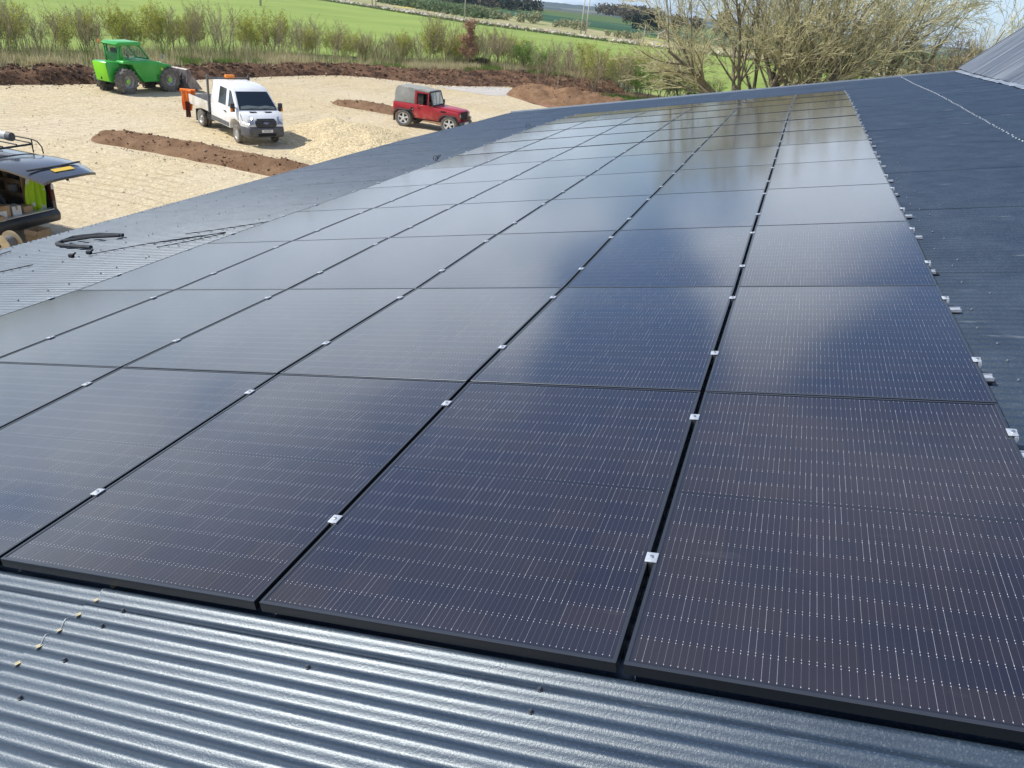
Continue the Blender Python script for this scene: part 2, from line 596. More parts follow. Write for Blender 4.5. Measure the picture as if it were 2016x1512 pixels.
# flashing
mb = MB()
NU = 760
prof = [(-.02, .002), (.06, .022), (.16, .05), (.26, .075), (.34, .10)]
vs = []
for i in range(NU + 1):
    uu = -6 + 31.45 * i / NU
    for j, (dx_, dz_) in enumerate(prof):
        p = RP(V_TOP, uu, CREST + zroof(uu))
        wv = noise.noise(Vector((uu * 2.1, j * .8, 5)))
        cr = noise.noise(Vector((uu * 9, j * 1.4, 1)))
        edge = (.045 * noise.noise(Vector((uu * 3.0, 0, 9))) if j == 0 else 0)
        vs.append(tuple(Vector((p.x + dx_ + edge, uu, p.z + .008 + dz_ + (.018 * wv + .012 * cr) * (1 if j < 4 else .3))) - BO))
w = len(prof)
mb.add(vs, [(i * w + j, i * w + j + 1, (i + 1) * w + j + 1, (i + 1) * w + j) for i in range(NU) for j in range(w - 1)])
part('flashing', mb, m_flash, barn, smooth=True)

# ------------------------------------------------------------ solar panels
LV, LU = 1.134, 1.716
m_frame = mat('black_anodised', (0.012, 0.013, 0.015), 0.28, 0.0, 0.6)
m_lip = mat('frame_lip', (0.055, 0.062, 0.075), 0.3, 0.5, 0.6)
m_cell = mat('solar_glass', (.01, .01, .02), .1, 0, .5)
t, b = nt(m_cell)
uvn = t.new('ShaderNodeUVMap')
ux, uy_, _ = t.xyz(uvn.outputs[0])
oi = t.new('ShaderNodeObjectInfo').outputs['Random']
cv = t.m('DIVIDE', t.m('SUBTRACT', ux, .016), .184)
ci = t.m('FLOOR', cv)
cf = t.m('SUBTRACT', cv, ci)
half = t.m('GREATER_THAN', uy_, LU / 2)
us = t.m('SUBTRACT', uy_, t.m('ADD', .0185, t.m('MULTIPLY', half, .846)))
cu = t.m('DIVIDE', us, .0925)
cj = t.m('FLOOR', cu)
cg = t.m('SUBTRACT', cu, cj)
inside = t.m('MULTIPLY', t.m('MULTIPLY', t.m('GREATER_THAN', cv, 0), t.m('LESS_THAN', cv, 6)), t.m('MULTIPLY', t.m('GREATER_THAN', cu, 0), t.m('LESS_THAN', cu, 9)))
bb = t.m('MULTIPLY', cf, 10)
dist = t.m('MULTIPLY', t.m('ABSOLUTE', t.m('SUBTRACT', t.m('SUBTRACT', bb, t.m('FLOOR', bb)), .5)), .0184)
line = t.m('MULTIPLY', t.m('LESS_THAN', dist, .00042), inside)
eu = t.m('MULTIPLY', t.m('MINIMUM', cg, t.m('SUBTRACT', 1, cg)), .0925)
dot = t.m('MULTIPLY', t.m('MULTIPLY', t.m('LESS_THAN', dist, .0010), t.m('LESS_THAN', t.m('ABSOLUTE', t.m('SUBTRACT', eu, .0052)), .0016)), inside)
ev = t.m('MULTIPLY', t.m('MINIMUM', cf, t.m('SUBTRACT', 1, cf)), .184)
gap = t.m('MAXIMUM', t.m('LESS_THAN', ev, .0012), t.m('LESS_THAN', eu, .0007))
gap = t.m('MAXIMUM', gap, t.m('SUBTRACT', 1, inside))
wn = t.new('ShaderNodeTexWhiteNoise', noise_dimensions='3D')
t.link(t.comb(t.m('ADD', ci, t.m('MULTIPLY', half, 17)), cj, t.m('MULTIPLY', oi, 100)), wn.inputs[0])
ccol = t.mix(wn.outputs[0], (0.0110, 0.0105, 0.0195), (0.0175, 0.0138, 0.0180))
lv = t.new('ShaderNodeTexWhiteNoise', noise_dimensions='3D')
t.link(t.comb(t.m('ADD', t.m('FLOOR', bb), t.m('MULTIPLY', ci, 11)), t.m('ADD', cj, t.m('MULTIPLY', half, 31)), oi), lv.inputs[0])
ccol = t.mix(gap, ccol, (0.008, 0.009, 0.014))
ccol = t.mix(t.m('MULTIPLY', line, t.m('ADD', .09, t.m('MULTIPLY', t.m('POWER', lv.outputs[0], 5), .34))), ccol, (.72, .72, .74))
ccol = t.mix(t.m('MULTIPLY', dot, .55), ccol, (.8, .8, .82))
dust = t.m('ADD', t.ramp(t.noise(pos(t), 1.1, 5, .6), .3, .75, .004, .024), t.m('ADD', t.ramp(t.noise(t.vm('MULTIPLY', pos(t), (2.2, 9.0, 4.0)), 1.0, 5, .7), .60, .80, 0, .045), t.ramp(t.noise(pos(t), 38, 3, .6), .74, .80, 0, .10)))
ccol = t.mix(dust, ccol, (.38, .35, .33))
t.link(ccol, b.inputs['Base Color'])
b.inputs['IOR'].default_value = 1.75
t.link(t.m('ADD', .092, t.m('MULTIPLY', dust, .9)), b.inputs['Roughness'])
b.inputs['Coat Weight'].default_value = 0.0
sc_ = t.vm('MULTIPLY', objc(t), (30.0, 30.0, 30.0))
bump(t, b, t.noise(sc_, 1.0, 2, .5), .006, .001)

def mk_frame():
    mb = MB()
    e = .011
    for a in ((0, LV, 0, e), (0, LV, LU - e, LU), (0, e, e, LU - e), (LV - e, LV, e, LU - e)):
        mb.box(a[0], a[1], a[2], a[3], -.035, 0)
    me = finish(mb, 'frame', .0011, 1)
    me.materials.append(m_frame); me.materials.append(m_lip)
    for p in me.polygons:
        p.use_smooth = False
        if p.normal.z > .35: p.material_index = 1
    return me
def mk_glass():
    me = bpy.data.meshes.new('glass')
    e = .011
    vs = [(e, e, -.0018), (LV - e, e, -.0018), (LV - e, LU - e, -.0018), (e, LU - e, -.0018)]
    lo = [(x, y, -.007) for x, y, z in vs]
    me.from_pydata(vs + lo, [], [(0, 1, 2, 3), (7, 6, 5, 4), (0, 4, 5, 1), (1, 5, 6, 2), (2, 6, 7, 3), (3, 7, 4, 0)])
    uvl = me.uv_layers.new(name='UVMap')
    for l in me.loops:
        v = me.vertices[l.vertex_index].co
        uvl.data[l.index].uv = (v.x, v.y)
    me.materials.append(m_cell)
    return me
frame_me, glass_me = mk_frame(), mk_glass()
ORD = ['', 'first', 'second', 'third', 'fourth', 'fifth', 'sixth', 'seventh', 'eighth', 'ninth', 'tenth', 'eleventh', 'twelfth',
       'thirteenth', 'fourteenth', 'fifteenth', 'sixteenth', 'seventeenth', 'eighteenth', 'nineteenth', 'twentieth', 'twenty-first',
       'twenty-second', 'twenty-third', 'twenty-fourth']
def nth(n): return '%d%s' % (n, 'th' if 10 < n % 100 < 14 else {1: 'st', 2: 'nd', 3: 'rd'}.get(n % 10, 'th'))
ORD += [nth(i) for i in range(25, 90)]
ROWN = {0: 'front row'}
for r_ in range(1, 12): ROWN[r_] = ORD[r_ + 1] + ' row from the front'
ROWN[11] = 'far end row'
COLN = {0: 'at the upper right edge', 5: 'at the lower left edge'}
for c_ in range(1, 5): COLN[c_] = ORD[c_ + 1] + ' column from the right edge'
for r_ in range(12):
    for c_ in range(6):
        v0, u0 = -(c_ + 1) * PV + .010, r_ * PU + .0027
        za, zb = zpan(r_ * PU + .001), zpan((r_ + 1) * PU - .001)
        if r_ == 1: za += .002
        za += rnd.uniform(-.0008, .0008); zb += rnd.uniform(-.0008, .0008)
        if r_ <= 5 and r_ > 1: za -= .0022; zb += .0022
        if r_ >= 6: za += .0022; zb -= .0022
        o = thing('solar_panel', RP(v0, u0, za), 'black solar panel in the %s, %s' % (ROWN[r_], COLN[c_]), 'solar panel', group='black solar panels in a grid on the barn roof')
        sl = math.atan2(zb - za, LU)
        rollv = rnd.uniform(-.0006, .0006)
        Q = ROOFQ @ Matrix.Rotation(sl, 3, 'X') @ Matrix.Rotation(rollv, 3, 'Y')
        o.rotation_euler = Q.to_euler()
        for nm, me in (('frame', frame_me), ('glass', glass_me)):
            q = bpy.data.objects.new(nm, me)
            col.objects.link(q); q.parent = o

# clamps
m_alu = noisy('clamp_aluminium', (0.66, 0.69, 0.72), (0.52, 0.55, 0.58), 60, .32, metal=0.5)
m_bolt = mat('bolt_steel', (.45, .46, .47), .3, .9)
m_rub = mat('black_rubber', (.012, .012, .013), .6)
def mk_mid():
    mb = MB(); mb.box(-.019, .019, -.024, .024, .0005, .0055)
    a = finish(mb, 'clamp_plate', .0035, 2); a.materials.append(m_alu)
    mb = MB(); mb.lathe([(0, .009), (.0055, .009), (.0065, .0085), (.0065, .0055), (.0022, .0055)], 10, 'Z')
    mb.box(-.008, .008, -.024, .024, -.047, -.0005)
    c = finish(mb, 'clamp_bolt', 0); c.materials.append(m_bolt)
    return a, c
def mk_end():
    mb = MB(); mb.box(-.014, .020, -.028, .028, .0005, .006); mb.box(.006, .020, -.028, .028, -.032, .0005)
    a = finish(mb, 'clamp_plate', .003, 2); a.materials.append(m_alu)
    mb = MB(); mb.lathe([(0, .011), (.006, .011), (.0065, .006), (.002, .006)], 10, 'Z', (.006, 0, 0))
    c = finish(mb, 'clamp_bolt', 0); c.materials.append(m_bolt)
    mb = MB()
    mb.box(-.15, .058, -.026, -.020, -.0505, -.033); mb.box(-.15, .058, .020, .026, -.0505, -.033)
    mb.box(-.15, .058, -.020, .020, -.0505, -.042); mb.box(-.02, .045, -.015, .015, -.042, -.036)
    d = finish(mb, 'mini_rail', .002, 1); d.materials.append(m_alu)
    mb = MB(); mb.box(-.155, .062, -.030, .030, -.054, -.0507)
    e = finish(mb, 'rubber_pad', 0); e.materials.append(m_rub)
    return a, c, d, e
mid_me, end_me = mk_mid(), mk_end()
for line in range(7):
    kk = 0
    for r_ in range(12):
        for fr in (.48, 1.45):
            kk += 1
            uu = r_ * PU + fr + rnd.uniform(-.02, .02)
            v0 = -line * PV + (0.0 if 0 < line < 6 else (-.010 if line == 0 else .010))
            nn = zpan(uu) + (.002 if r_ == 1 else 0)
            if 0 < line < 6:
                lab = 'silver clamp on the %s gap from the right, %s from the front' % (ORD[line], ORD[kk])
                grp = 'silver clamps along the gaps between panel columns'
            else:
                lab = 'silver end clamp on the %s edge of the array, %s from the front' % ('right' if line == 0 else 'left', ORD[kk])
                grp = 'silver end clamps along the outer panel edges'
            o = thing('mid_clamp' if 0 < line < 6 else 'end_clamp', RP(v0, uu, nn), lab, 'clamp', group=grp)
            Q = ROOFQ @ Matrix.Rotation(math.atan2(zpan(uu + .1) - zpan(uu - .1), .2), 3, 'X') @ Matrix.Rotation(PI if line == 6 else 0, 3, 'Z')
            o.rotation_euler = Q.to_euler()
            if 0 < line < 6:
                for nm, me in zip(('clamp_plate', 'clamp_bolt'), mid_me):
                    q = bpy.data.objects.new(nm, me); col.objects.link(q); q.parent = o
            else:
                dz_ = (zroof(uu) - nn) + .0
                for nm, me in zip(('clamp_plate', 'clamp_bolt', 'mini_rail', 'rubber_pad'), end_me):
                    q = bpy.data.objects.new(nm, me); col.objects.link(q); q.parent = o
                    if nm in ('mini_rail', 'rubber_pad'):
                        q.location = (rnd.uniform(-.015, .02) if nm == 'mini_rail' else 0, -.075 if line == 0 else 0, max(-.01, min(.012, dz_)))

# ------------------------------------------------------------ ground sheets
def sheet(name, pts, z, m, grid=None):
    mb = MB()
    mb.poly([(x, y, z) for x, y in pts])
    o = part(name, mb, m)
    if o.data.polygons[0].normal.z < 0: o.data.flip_normals()
    return tag(o, kind='structure')
m_land = mat('far_land', (.07, .11, .035), .9, spec=.1)
t, b = nt(m_land)
P = pos(t)
vcol = t.vor(t.vm('MULTIPLY', P, (1, .6, 0)), .0042, out='Color')
r1 = t.xyz(vcol)[0]
c = t.cramp(r1, [(0, (.055, .095, .04)), (.35, (.10, .17, .05)), (.6, (.13, .13, .06)), (.8, (.06, .085, .04)), (1, (.16, .22, .06))])
c = t.mix(t.ramp(t.noise(P, .02, 5, .6), .35, .7, 0, .5), c, (.05, .07, .035))
t.link(c, b.inputs['Base Color'])
# terrain: level to 700 m, falling away, low ridges beyond
mb = MB()
rad = [0, 60, 150, 300, 500, 700, 850, 1000, 1300, 1700, 2200, 2600, 2900, 3300, 3800, 4600]
NA = 180
vs = [(-1, -1.5, -.06)]
for r_ in rad[1:]:
    for i in range(NA):
        a = 2 * PI * i / NA
        x, y = -1 + r_ * math.cos(a), -1.5 + r_ * math.sin(a)
        if r_ <= 700: z = -.06 - max(0, r_ - 500) * .002
        elif r_ < 2000: z = -.5 - (r_ - 700) * .055
        else:
            hgt = {2200: -60, 2600: -48, 2900: -26, 3300: -12, 3800: -16, 4600: -110}[r_]
            z = hgt + 12 * noise.noise(Vector((a * 9, r_ * .002, 0))) + 5 * noise.noise(Vector((a * 40, 3, r_)))
        vs.append((x, y, z))
fs = [(0, 1 + i, 1 + (i + 1) % NA) for i in range(NA)]
for j in range(len(rad) - 2):
    for i in range(NA):
        k = (i + 1) % NA
        fs.append((1 + j * NA + i, 1 + (j + 1) * NA + i, 1 + (j + 1) * NA + k, 1 + j * NA + k))
mb.add(vs, fs)
tag(part('ground', mb, m_land, smooth=True), kind='structure')
# wooded skyline ridges in the far distance
m_ridge = noisy('ridge_wood', (.030, .055, .045), (.05, .075, .05), .01, .95, coords='pos')
mb = MB()
for (rr, z0, hh, sd_) in ((2850, -22, 15, 3), (3350, -6, 14, 8)):
    pv = []
    N_ = 500
    for i in range(N_ + 1):
        a = R(60) + R(95) * i / N_
        x, y = -1 + rr * math.cos(a), -1.5 + rr * math.sin(a)
        h = hh * (0.55 + .5 * noise.noise(Vector((a * 14, sd_, 0))) + .25 * noise.noise(Vector((a * 120, sd_, 1))))
        h = max(2, h)
        q = 1 + 60 / rr
        pv += [(x, y, z0 - 26), (x * (1 + 15 / rr), y * (1 + 15 / rr), z0 + h), (x * q, y * q, z0 + h * .9), (x * (1 + 110 / rr), y * (1 + 110 / rr), z0 - 26)]
    fs = [(4 * i + j, 4 * i + 4 + j, 4 * i + 5 + j, 4 * i + 1 + j) for i in range(N_) for j in range(3)]
    mb.add(pv, fs)
tag(part('hills', mb, m_ridge, smooth=True), kind='structure')

m_crop = mat('young_crop', (.19, .31, .045), .85, spec=.15)
t, b = nt(m_crop)
P = pos(t)
f = t.noise(P, .06, 6, .6)
rowsn = t.noise(t.vm('MULTIPLY', P, (.35, .05, 0)), 1.0, 4, .6)
fine = t.noise(P, 2.2, 4, .7)
c = t.mix(t.ramp(f, .3, .7), (.205, .285, .058), (.265, .345, .075))
c = t.mix(t.ramp(rowsn, .45, .75, 0, .4), c, (.29, .36, .11))
c = t.mix(t.m('MULTIPLY', t.ramp(fine, .4, .8), .25), c, (.15, .21, .05))
t.link(c, b.inputs['Base Color'])
bump(t, b, fine, .5, .08)
FAR = [(-330, 300), (-230, 245), (-138.6, 197.9), (-125.3, 197.0), (-104.4, 185), (-71.5, 166), (-50.6, 162), (-38.2, 160), (-22, 159), (10, 150), (60, 140)]
sheet('crop_field', [(-330, -60), (-50, -60), (-49, 20), (-47, 40), (-42, 58), (-30, 74), (-10, 78), (20, 70), (70, 60)] + FAR[::-1], -.02, m_crop)

m_dark = noisy('winter_wheat', (.030, .085, .045), (.042, .105, .052), .02, .9, coords='pos', spec=.1)
t, b = nt(m_dark)
P = pos(t)
w = t.new('ShaderNodeTexWave', wave_type='BANDS', bands_direction='DIAGONAL')
t.link(P, w.inputs[0]); w.inputs['Scale'].default_value = .006; w.inputs['Distortion'].default_value = 1.5
t.link(t.mix(t.ramp(w.outputs[1], .965, .995, 0, .6), t.mix(t.ramp(t.noise(P, .012, 4, .5), .3, .7), (.028, .078, .042), (.045, .11, .055)), (.12, .17, .09)), b.inputs['Base Color'])
# far dark green field lifts gently to its crest
def hfield(name, fn, nu, nv, m, smooth=True, kind='structure'):
    mb = MB()
    vs = [fn(i / nu, j / nv) for j in range(nv + 1) for i in range(nu + 1)]
    w = nu + 1
    mb.add(vs, [(j * w + i, j * w + i + 1, (j + 1) * w + i + 1, (j + 1) * w + i) for j in range(nv) for i in range(nu)])
    o = part(name, mb, m, smooth=smooth)
    if o.data.polygons[len(o.data.polygons) // 2].normal.z < 0: o.data.flip_normals()
    return tag(o, kind=kind)
def darkf(s, q):
    a = (-118 + s * 190, 292 - s * 112 if s < .5 else 236 - (s - .5) * 60)
    c_ = (-215 + s * 430, 690 - s * 130)
    x, y = a[0] + (c_[0] - a[0]) * q, a[1] + (c_[1] - a[1]) * q
    return (x, y, .03 - 1.2 * q * q)
hfield('dark_green_field', darkf, 30, 12, m_dark)

# pale rough strip between the crop and the dark field
m_verge = mat('pale_verge', (.3, .28, .14), .9, spec=.1)
t, b = nt(m_verge)
P = pos(t)
st = t.vm('MULTIPLY', P, (.18, .45, 0))
a1 = t.ramp(t.noise(st, .35, 5, .6), .42, .58)
a2 = t.ramp(t.noise(st, 1.3, 5, .65), .45, .62)
c = t.mix(a1, (.22, .27, .09), (.46, .36, .25))
c = t.mix(a2, c, (.30, .30, .13))
t.link(t.mix(t.ramp(t.noise(P, .045, 2, .5), .62, .70), c, (.55, .47, .07)), b.inputs['Base Color'])
sheet('verge', [(-330, 300), (-230, 245), (-138.6, 197.9), (-125.3, 197.0), (-104.4, 185), (-71.5, 166), (-50.6, 162), (-38.2, 160), (-22, 159), (10, 150), (60, 140), (90, 180), (40, 215), (-44, 218), (-85, 256), (-118, 300), (-200, 345), (-330, 400)], -.01, m_verge)
m_sten = mat('dark_hedge_line', (.10, .15, .05), .9)
# tumbled stone wall along the far edge of the crop field
m_stone = island('pale_stone', [(.50, .44, .33), (.34, .30, .22), (.60, .55, .44), (.22, .21, .13), (.42, .36, .24)], .9)
mb = MB()
def blob(mb, c, r, rnd, sq=1.0, mi=0):
    vs = []
    for d in ((0, 0, 1), (1, 0, 0), (0, 1, 0), (-1, 0, 0), (0, -1, 0), (0, 0, -1)):
        k = r * rnd.uniform(.6, 1.3)
        vs.append((c[0] + d[0] * k + rnd.uniform(-.2, .2) * r, c[1] + d[1] * k, c[2] + d[2] * k * sq))
    mb.add(vs, [(0, 1, 2), (0, 2, 3), (0, 3, 4), (0, 4, 1), (5, 2, 1), (5, 3, 2), (5, 4, 3), (5, 1, 4)], mi)
wr = random.Random(5)
for a, c_ in zip(FAR[:-1], FAR[1:]):
    L = math.hypot(c_[0] - a[0], c_[1] - a[1])
    nx, ny = -(c_[1] - a[1]) / L, (c_[0] - a[0]) / L
    s = 0
    while s < L:
        s += wr.uniform(.12, .5)
        dens = noise.noise(Vector((a[0] + s * .3, a[1], 2)))
        if dens < -.12: continue
        for off, sz in ((2.5, .42), (wr.uniform(2, 9), .32), (wr.uniform(3, 6), .36)):
            d = off + 1.6 * noise.noise(Vector((s * .05, a[0], 0))) + wr.uniform(-.6, .6)
            x, y = a[0] + (c_[0] - a[0]) * s / L + nx * d, a[1] + (c_[1] - a[1]) * s / L + ny * d
            blob(mb, (x, y, .12 + wr.uniform(0, .35)), sz * wr.uniform(.7, 1.8), wr, .7)
tag(part('rubble_wall', mb, m_stone), 'long tumbled stone wall along the far edge of the bright green crop', 'stone wall', kind='stuff')
mb = MB()
gr = random.Random(8)
for a, c_ in zip(FAR[:-1], FAR[1:]):
    L = math.hypot(c_[0] - a[0], c_[1] - a[1])
    n_ = int(L * 5)
    for i in range(n_):
        s = gr.random()
        x, y = a[0] + (c_[0] - a[0]) * s + gr.uniform(-.8, .8), a[1] + (c_[1] - a[1]) * s + gr.uniform(-.2, 1.4)
        h = gr.uniform(.25, .6)
        mb.add([(x - .3, y, 0), (x + .3, y, 0), (x + gr.uniform(-.2, .2), y, h)], [(0, 1, 2)])
tag(part('field_margin_grass', mb, island('margin_grass', [(.07, .12, .035), (.10, .16, .05), (.13, .17, .07)])), 'dark rough grass along the far margin of the crop', 'grass', kind='stuff')

# yard
EDGE = [(-40, -6), (-38.8, 6), (-37.6, 15), (-36.6, 22), (-36, 26.5), (-35, 29.2), (-34.2, 31.9), (-33.5, 37.3), (-32.9, 41.5), (-32.0, 46.3), (-30.7, 49.3), (-28.2, 50.2),
        (-25.6, 50.4), (-23.6, 52.6), (-21.6, 56.6), (-18.6, 60.2), (-14, 63.2)]
m_grav = mat('pale_gravel', (.5, .42, .27), .95, spec=.15)
t, b = nt(m_grav)
P = pos(t)
v1 = t.vor(P, 16, out='Color')
v2 = t.vor(t.vm('ADD', P, (3, 1, 0)), 6.5, out='Color')
s1 = t.xyz(v1)[0]; s2 = t.xyz(v2)[1]
n0 = t.noise(P, .16, 4, .55)
trk = t.noise(t.vm('MULTIPLY', P, (1.9, .16, 0)), .9, 5, .6, dist=.8)
trk2 = t.noise(t.vm('MULTIPLY', P, (.2, 1.7, 0)), .9, 5, .6, dist=1.2)
mid = t.noise(P, 2.6, 5, .65)
c = t.mix(s1, (.47, .385, .235), (.75, .635, .42))
c = t.mix(t.m('MULTIPLY', s2, .45), c, (.50, .40, .235))
c = t.mix(t.ramp(n0, .38, .68, 0, .55), c, (.62, .54, .40))
c = t.mix(t.ramp(trk, .52, .70, 0, .32), c, (.36, .28, .165))
c = t.mix(t.ramp(trk2, .54, .72, 0, .32), c, (.37, .29, .175))
wv = t.new('ShaderNodeTexWave', wave_type='RINGS', rings_direction='Z')
t.link(t.vm('ADD', P, (18.0, -2.0, 0.0)), wv.inputs[0]); wv.inputs['Scale'].default_value = .62; wv.inputs['Distortion'].default_value = 7.0; wv.inputs['Detail'].default_value = 3.0; wv.inputs['Detail Scale'].default_value = .25
c = t.mix(t.m('MULTIPLY', t.ramp(wv.outputs[1], .80, .97, 0, .38), t.ramp(t.noise(P, .22, 3, .5), .45, .60)), c, (.33, .26, .155))
c = t.mix(t.ramp(mid, .55, .75, 0, .45), c, (.33, .26, .15))
c = t.mix(t.ramp(mid, .45, .25, 0, .4), c, (.70, .60, .42))
t.link(c, b.inputs['Base Color'])
bump(t, b, t.m('ADD', t.m('ADD', s1, s2), t.m('MULTIPLY', mid, 2.5)), .9, .035)
yard = [e for e in EDGE[:-2]] + [(-20.2, 55.6), (-19.6, 51.2), (-17, 48.6), (-13, 47), (-8, 44), (30, 40), (30, -40), (-60, -40)]
yard = [(x - .3, y + .2) if i < len(EDGE) - 2 else (x, y) for i, (x, y) in enumerate(yard)]
sheet('gravel_yard', yard, .0, m_grav)
m_conc = noisy('worn_track', (.42, .40, .37), (.50, .46, .40), 1.2, .9, coords='pos')
sheet('track', [(-24.6, 49.9), (-21.9, 55.4), (-20.3, 55.4), (-19.6, 51.2), (-20.4, 49.6)], .006, m_conc)
m_bare = noisy('bare_soil', (.20, .095, .050), (.33, .20, .115), 1.1, .95, coords='pos', bs=.8, bd=.06, lo=.42, hi=.68)
sheet('bare_soil', [(-20.6, 56.5), (-19.5, 50.8), (-16, 48), (-10, 46.5), (-9.8, 58), (-9.2, 64), (-13, 66), (-18, 61.5)], .008, m_bare)
m_gr2 = noisy('lush_grass', (.07, .20, .03), (.13, .28, .05), 2.5, .9, coords='pos', bs=.6, bd=.05)
sheet('grass_patch', [(-15.4, 57.6), (-14.4, 60.8), (-11.6, 62.4), (-8, 62), (-6, 55), (-9.5, 53.5), (-13.0, 55.2)], .014, m_gr2)
m_rough = mat('rough_grass', (.3, .3, .15), .95, spec=.1)
t, b = nt(m_rough)
P = pos(t)
q1 = t.ramp(t.noise(P, .55, 5, .6), .42, .6)
q2 = t.noise(P, 5, 5, .7)
c = t.mix(q1, (.36, .31, .17), (.16, .23, .06))
t.link(t.mix(t.ramp(q2, .4, .7, 0, .6), c, (.42, .36, .22)), b.inputs['Base Color'])
bump(t, b, q2, .8, .06)
# ground beyond the barn, under the big trees
sheet('paddock', [(-16, 66), (-9.2, 62), (-9.6, 50), (-8, 44), (40, 40), (90, 60), (70, 72), (20, 80), (-8, 80)], .004,
      noisy('paddock_grass', (.17, .24, .05), (.30, .33, .10), .5, .95, coords='pos', bs=.5, bd=.05))

def resample(pts, step):
    out = []
    for a, c_ in zip(pts[:-1], pts[1:]):
        L = math.hypot(c_[0] - a[0], c_[1] - a[1])
        n_ = max(1, int(L / step))
        for i in range(n_):
            q = i / n_
            out.append((a[0] + (c_[0] - a[0]) * q, a[1] + (c_[1] - a[1]) * q))
    out.append(pts[-1])
    return out
def smooth_line(pts, it=12):
    p = list(pts)
    for _ in range(it):
        p = [p[0]] + [tuple((p[i - 1][k] + 2 * p[i][k] + p[i + 1][k]) / 4 for k in (0, 1)) for i in range(1, len(p) - 1)] + [p[-1]]
    return p
EL = smooth_line(resample(EDGE, .28), 14)
def enorm(i):
    a, c_ = EL[max(0, i - 2)], EL[min(len(EL) - 1, i + 2)]
    L = math.hypot(c_[0] - a[0], c_[1] - a[1]) or 1
    return -(c_[1] - a[1]) / L, (c_[0] - a[0]) / L
def bank_h(x, y, d):
    """height of bank/rough ground at distance d outside the gravel edge"""
    wide = 1.0 + 1.6 * max(0, min(1, (x + 31) / 5)) * max(0, min(1, (y - 45) / 5))
    top = .58 + .22 * noise.noise(Vector((x * .22, y * .22, 0)))
    top = max(.36, top)
    dd = d / wide
    if dd < 1.5: h = top * (max(0.0, math.sin(min(1, dd / 1.5) * PI / 2)) ** .85)
    else: h = top - (dd - 1.5) * .05
    if dd > 7: h = max(-.1, h - (dd - 7) * .12)
    nz = .17 * noise.noise(Vector((x * 1.3, y * 1.3, 0))) + .10 * noise.noise(Vector((x * 3.4, y * 3.4, 4))) + .05 * noise.noise(Vector((x * 8, y * 8, 7)))
    return max(-.3, h + nz * min(1, dd * 1.5) * (1 if dd < 2.5 else .45)) - (.04 if d <= 0 else 0), wide
m_bank = mat('turned_soil', (.12, .05, .03), .95, spec=.15)
t, b = nt(m_bank)
P = pos(t)
k1 = t.noise(P, 1.1, 5, .65)
k2 = t.noise(P, 7, 5, .75)
c = t.mix(t.ramp(k1, .40, .60), (.062, .034, .022), (.175, .098, .057))
c = t.mix(t.ramp(k2, .50, .72, 0, .7), c, (.27, .17, .10))
c = t.mix(t.ramp(t.vor(P, 3.5), .07, .03), c, (.42, .33, .24))
t.link(c, b.inputs['Base Color'])
bump(t, b, t.m('ADD', k2, t.m('MULTIPLY', k1, .6)), 1.0, .09)
def strip(name, d0f, d1f, nd, m, dz=0):
    mb = MB()
    vs = []
    for i, (x0, y0) in enumerate(EL):
        nx, ny = enorm(i)
        for j in range(nd + 1):
            _, wide = bank_h(x0, y0, 1)
            d0, d1 = d0f(i, wide), d1f(i, wide)
            d = d0 + (d1 - d0) * j / nd
            x, y = x0 + nx * d, y0 + ny * d
            h, _ = bank_h(x, y, d)
            if j == 0 and d0 <= 0.01: h = -.05
            vs.append((x, y, h + dz))
    w = nd + 1
    mb.add(vs, [(i * w + j, (i + 1) * w + j, (i + 1) * w + j + 1, i * w + j + 1) for i in range(len(EL) - 1) for j in range(nd)])
    o = part(name, mb, m, smooth=True)
    if sum(p.normal.z for p in o.data.polygons) < 0: o.data.flip_normals()
    return tag(o, kind='structure')
jag = lambda i, w: (1.9 + .45 * noise.noise(Vector((i * .11, 0, 3))) + .25 * noise.noise(Vector((i * .45, 0, 5)))) * w
strip('soil_bank', lambda i, w: -.25 + .25 * noise.noise(Vector((i * .3, 7, 0))), jag, 26, m_bank)
strip('rough_ground', lambda i, w: jag(i, w) - .5, lambda i, w: 15 + 3 * w, 40, m_rough, -.02)

# loose clods and roots on the bank
m_clod = island('clods', [(.045, .026, .017), (.11, .06, .035), (.16, .095, .055), (.07, .04, .024), (.20, .13, .08), (.09, .05, .03), (.36, .28, .20)], .95)
mb = MB()
cr = random.Random(21)
for _ in range(5200):
    i = cr.randrange(len(EL))
    x0, y0 = EL[i]
    nx, ny = enorm(i)
    _, wide = bank_h(x0, y0, 1)
    d = cr.uniform(-.15, 1.9) * wide
    x, y = x0 + nx * d + cr.uniform(-.2, .2), y0 + ny * d + cr.uniform(-.2, .2)
    h, _ = bank_h(x, y, d)
    blob(mb, (x, y, h + .02), cr.choice((.03, .04, .05, .07, .12)), cr, .7)
tag(part('soil_clods', mb, m_clod), 'loose brown clods and pale stones on the turned soil bank', 'clods', kind='stuff')

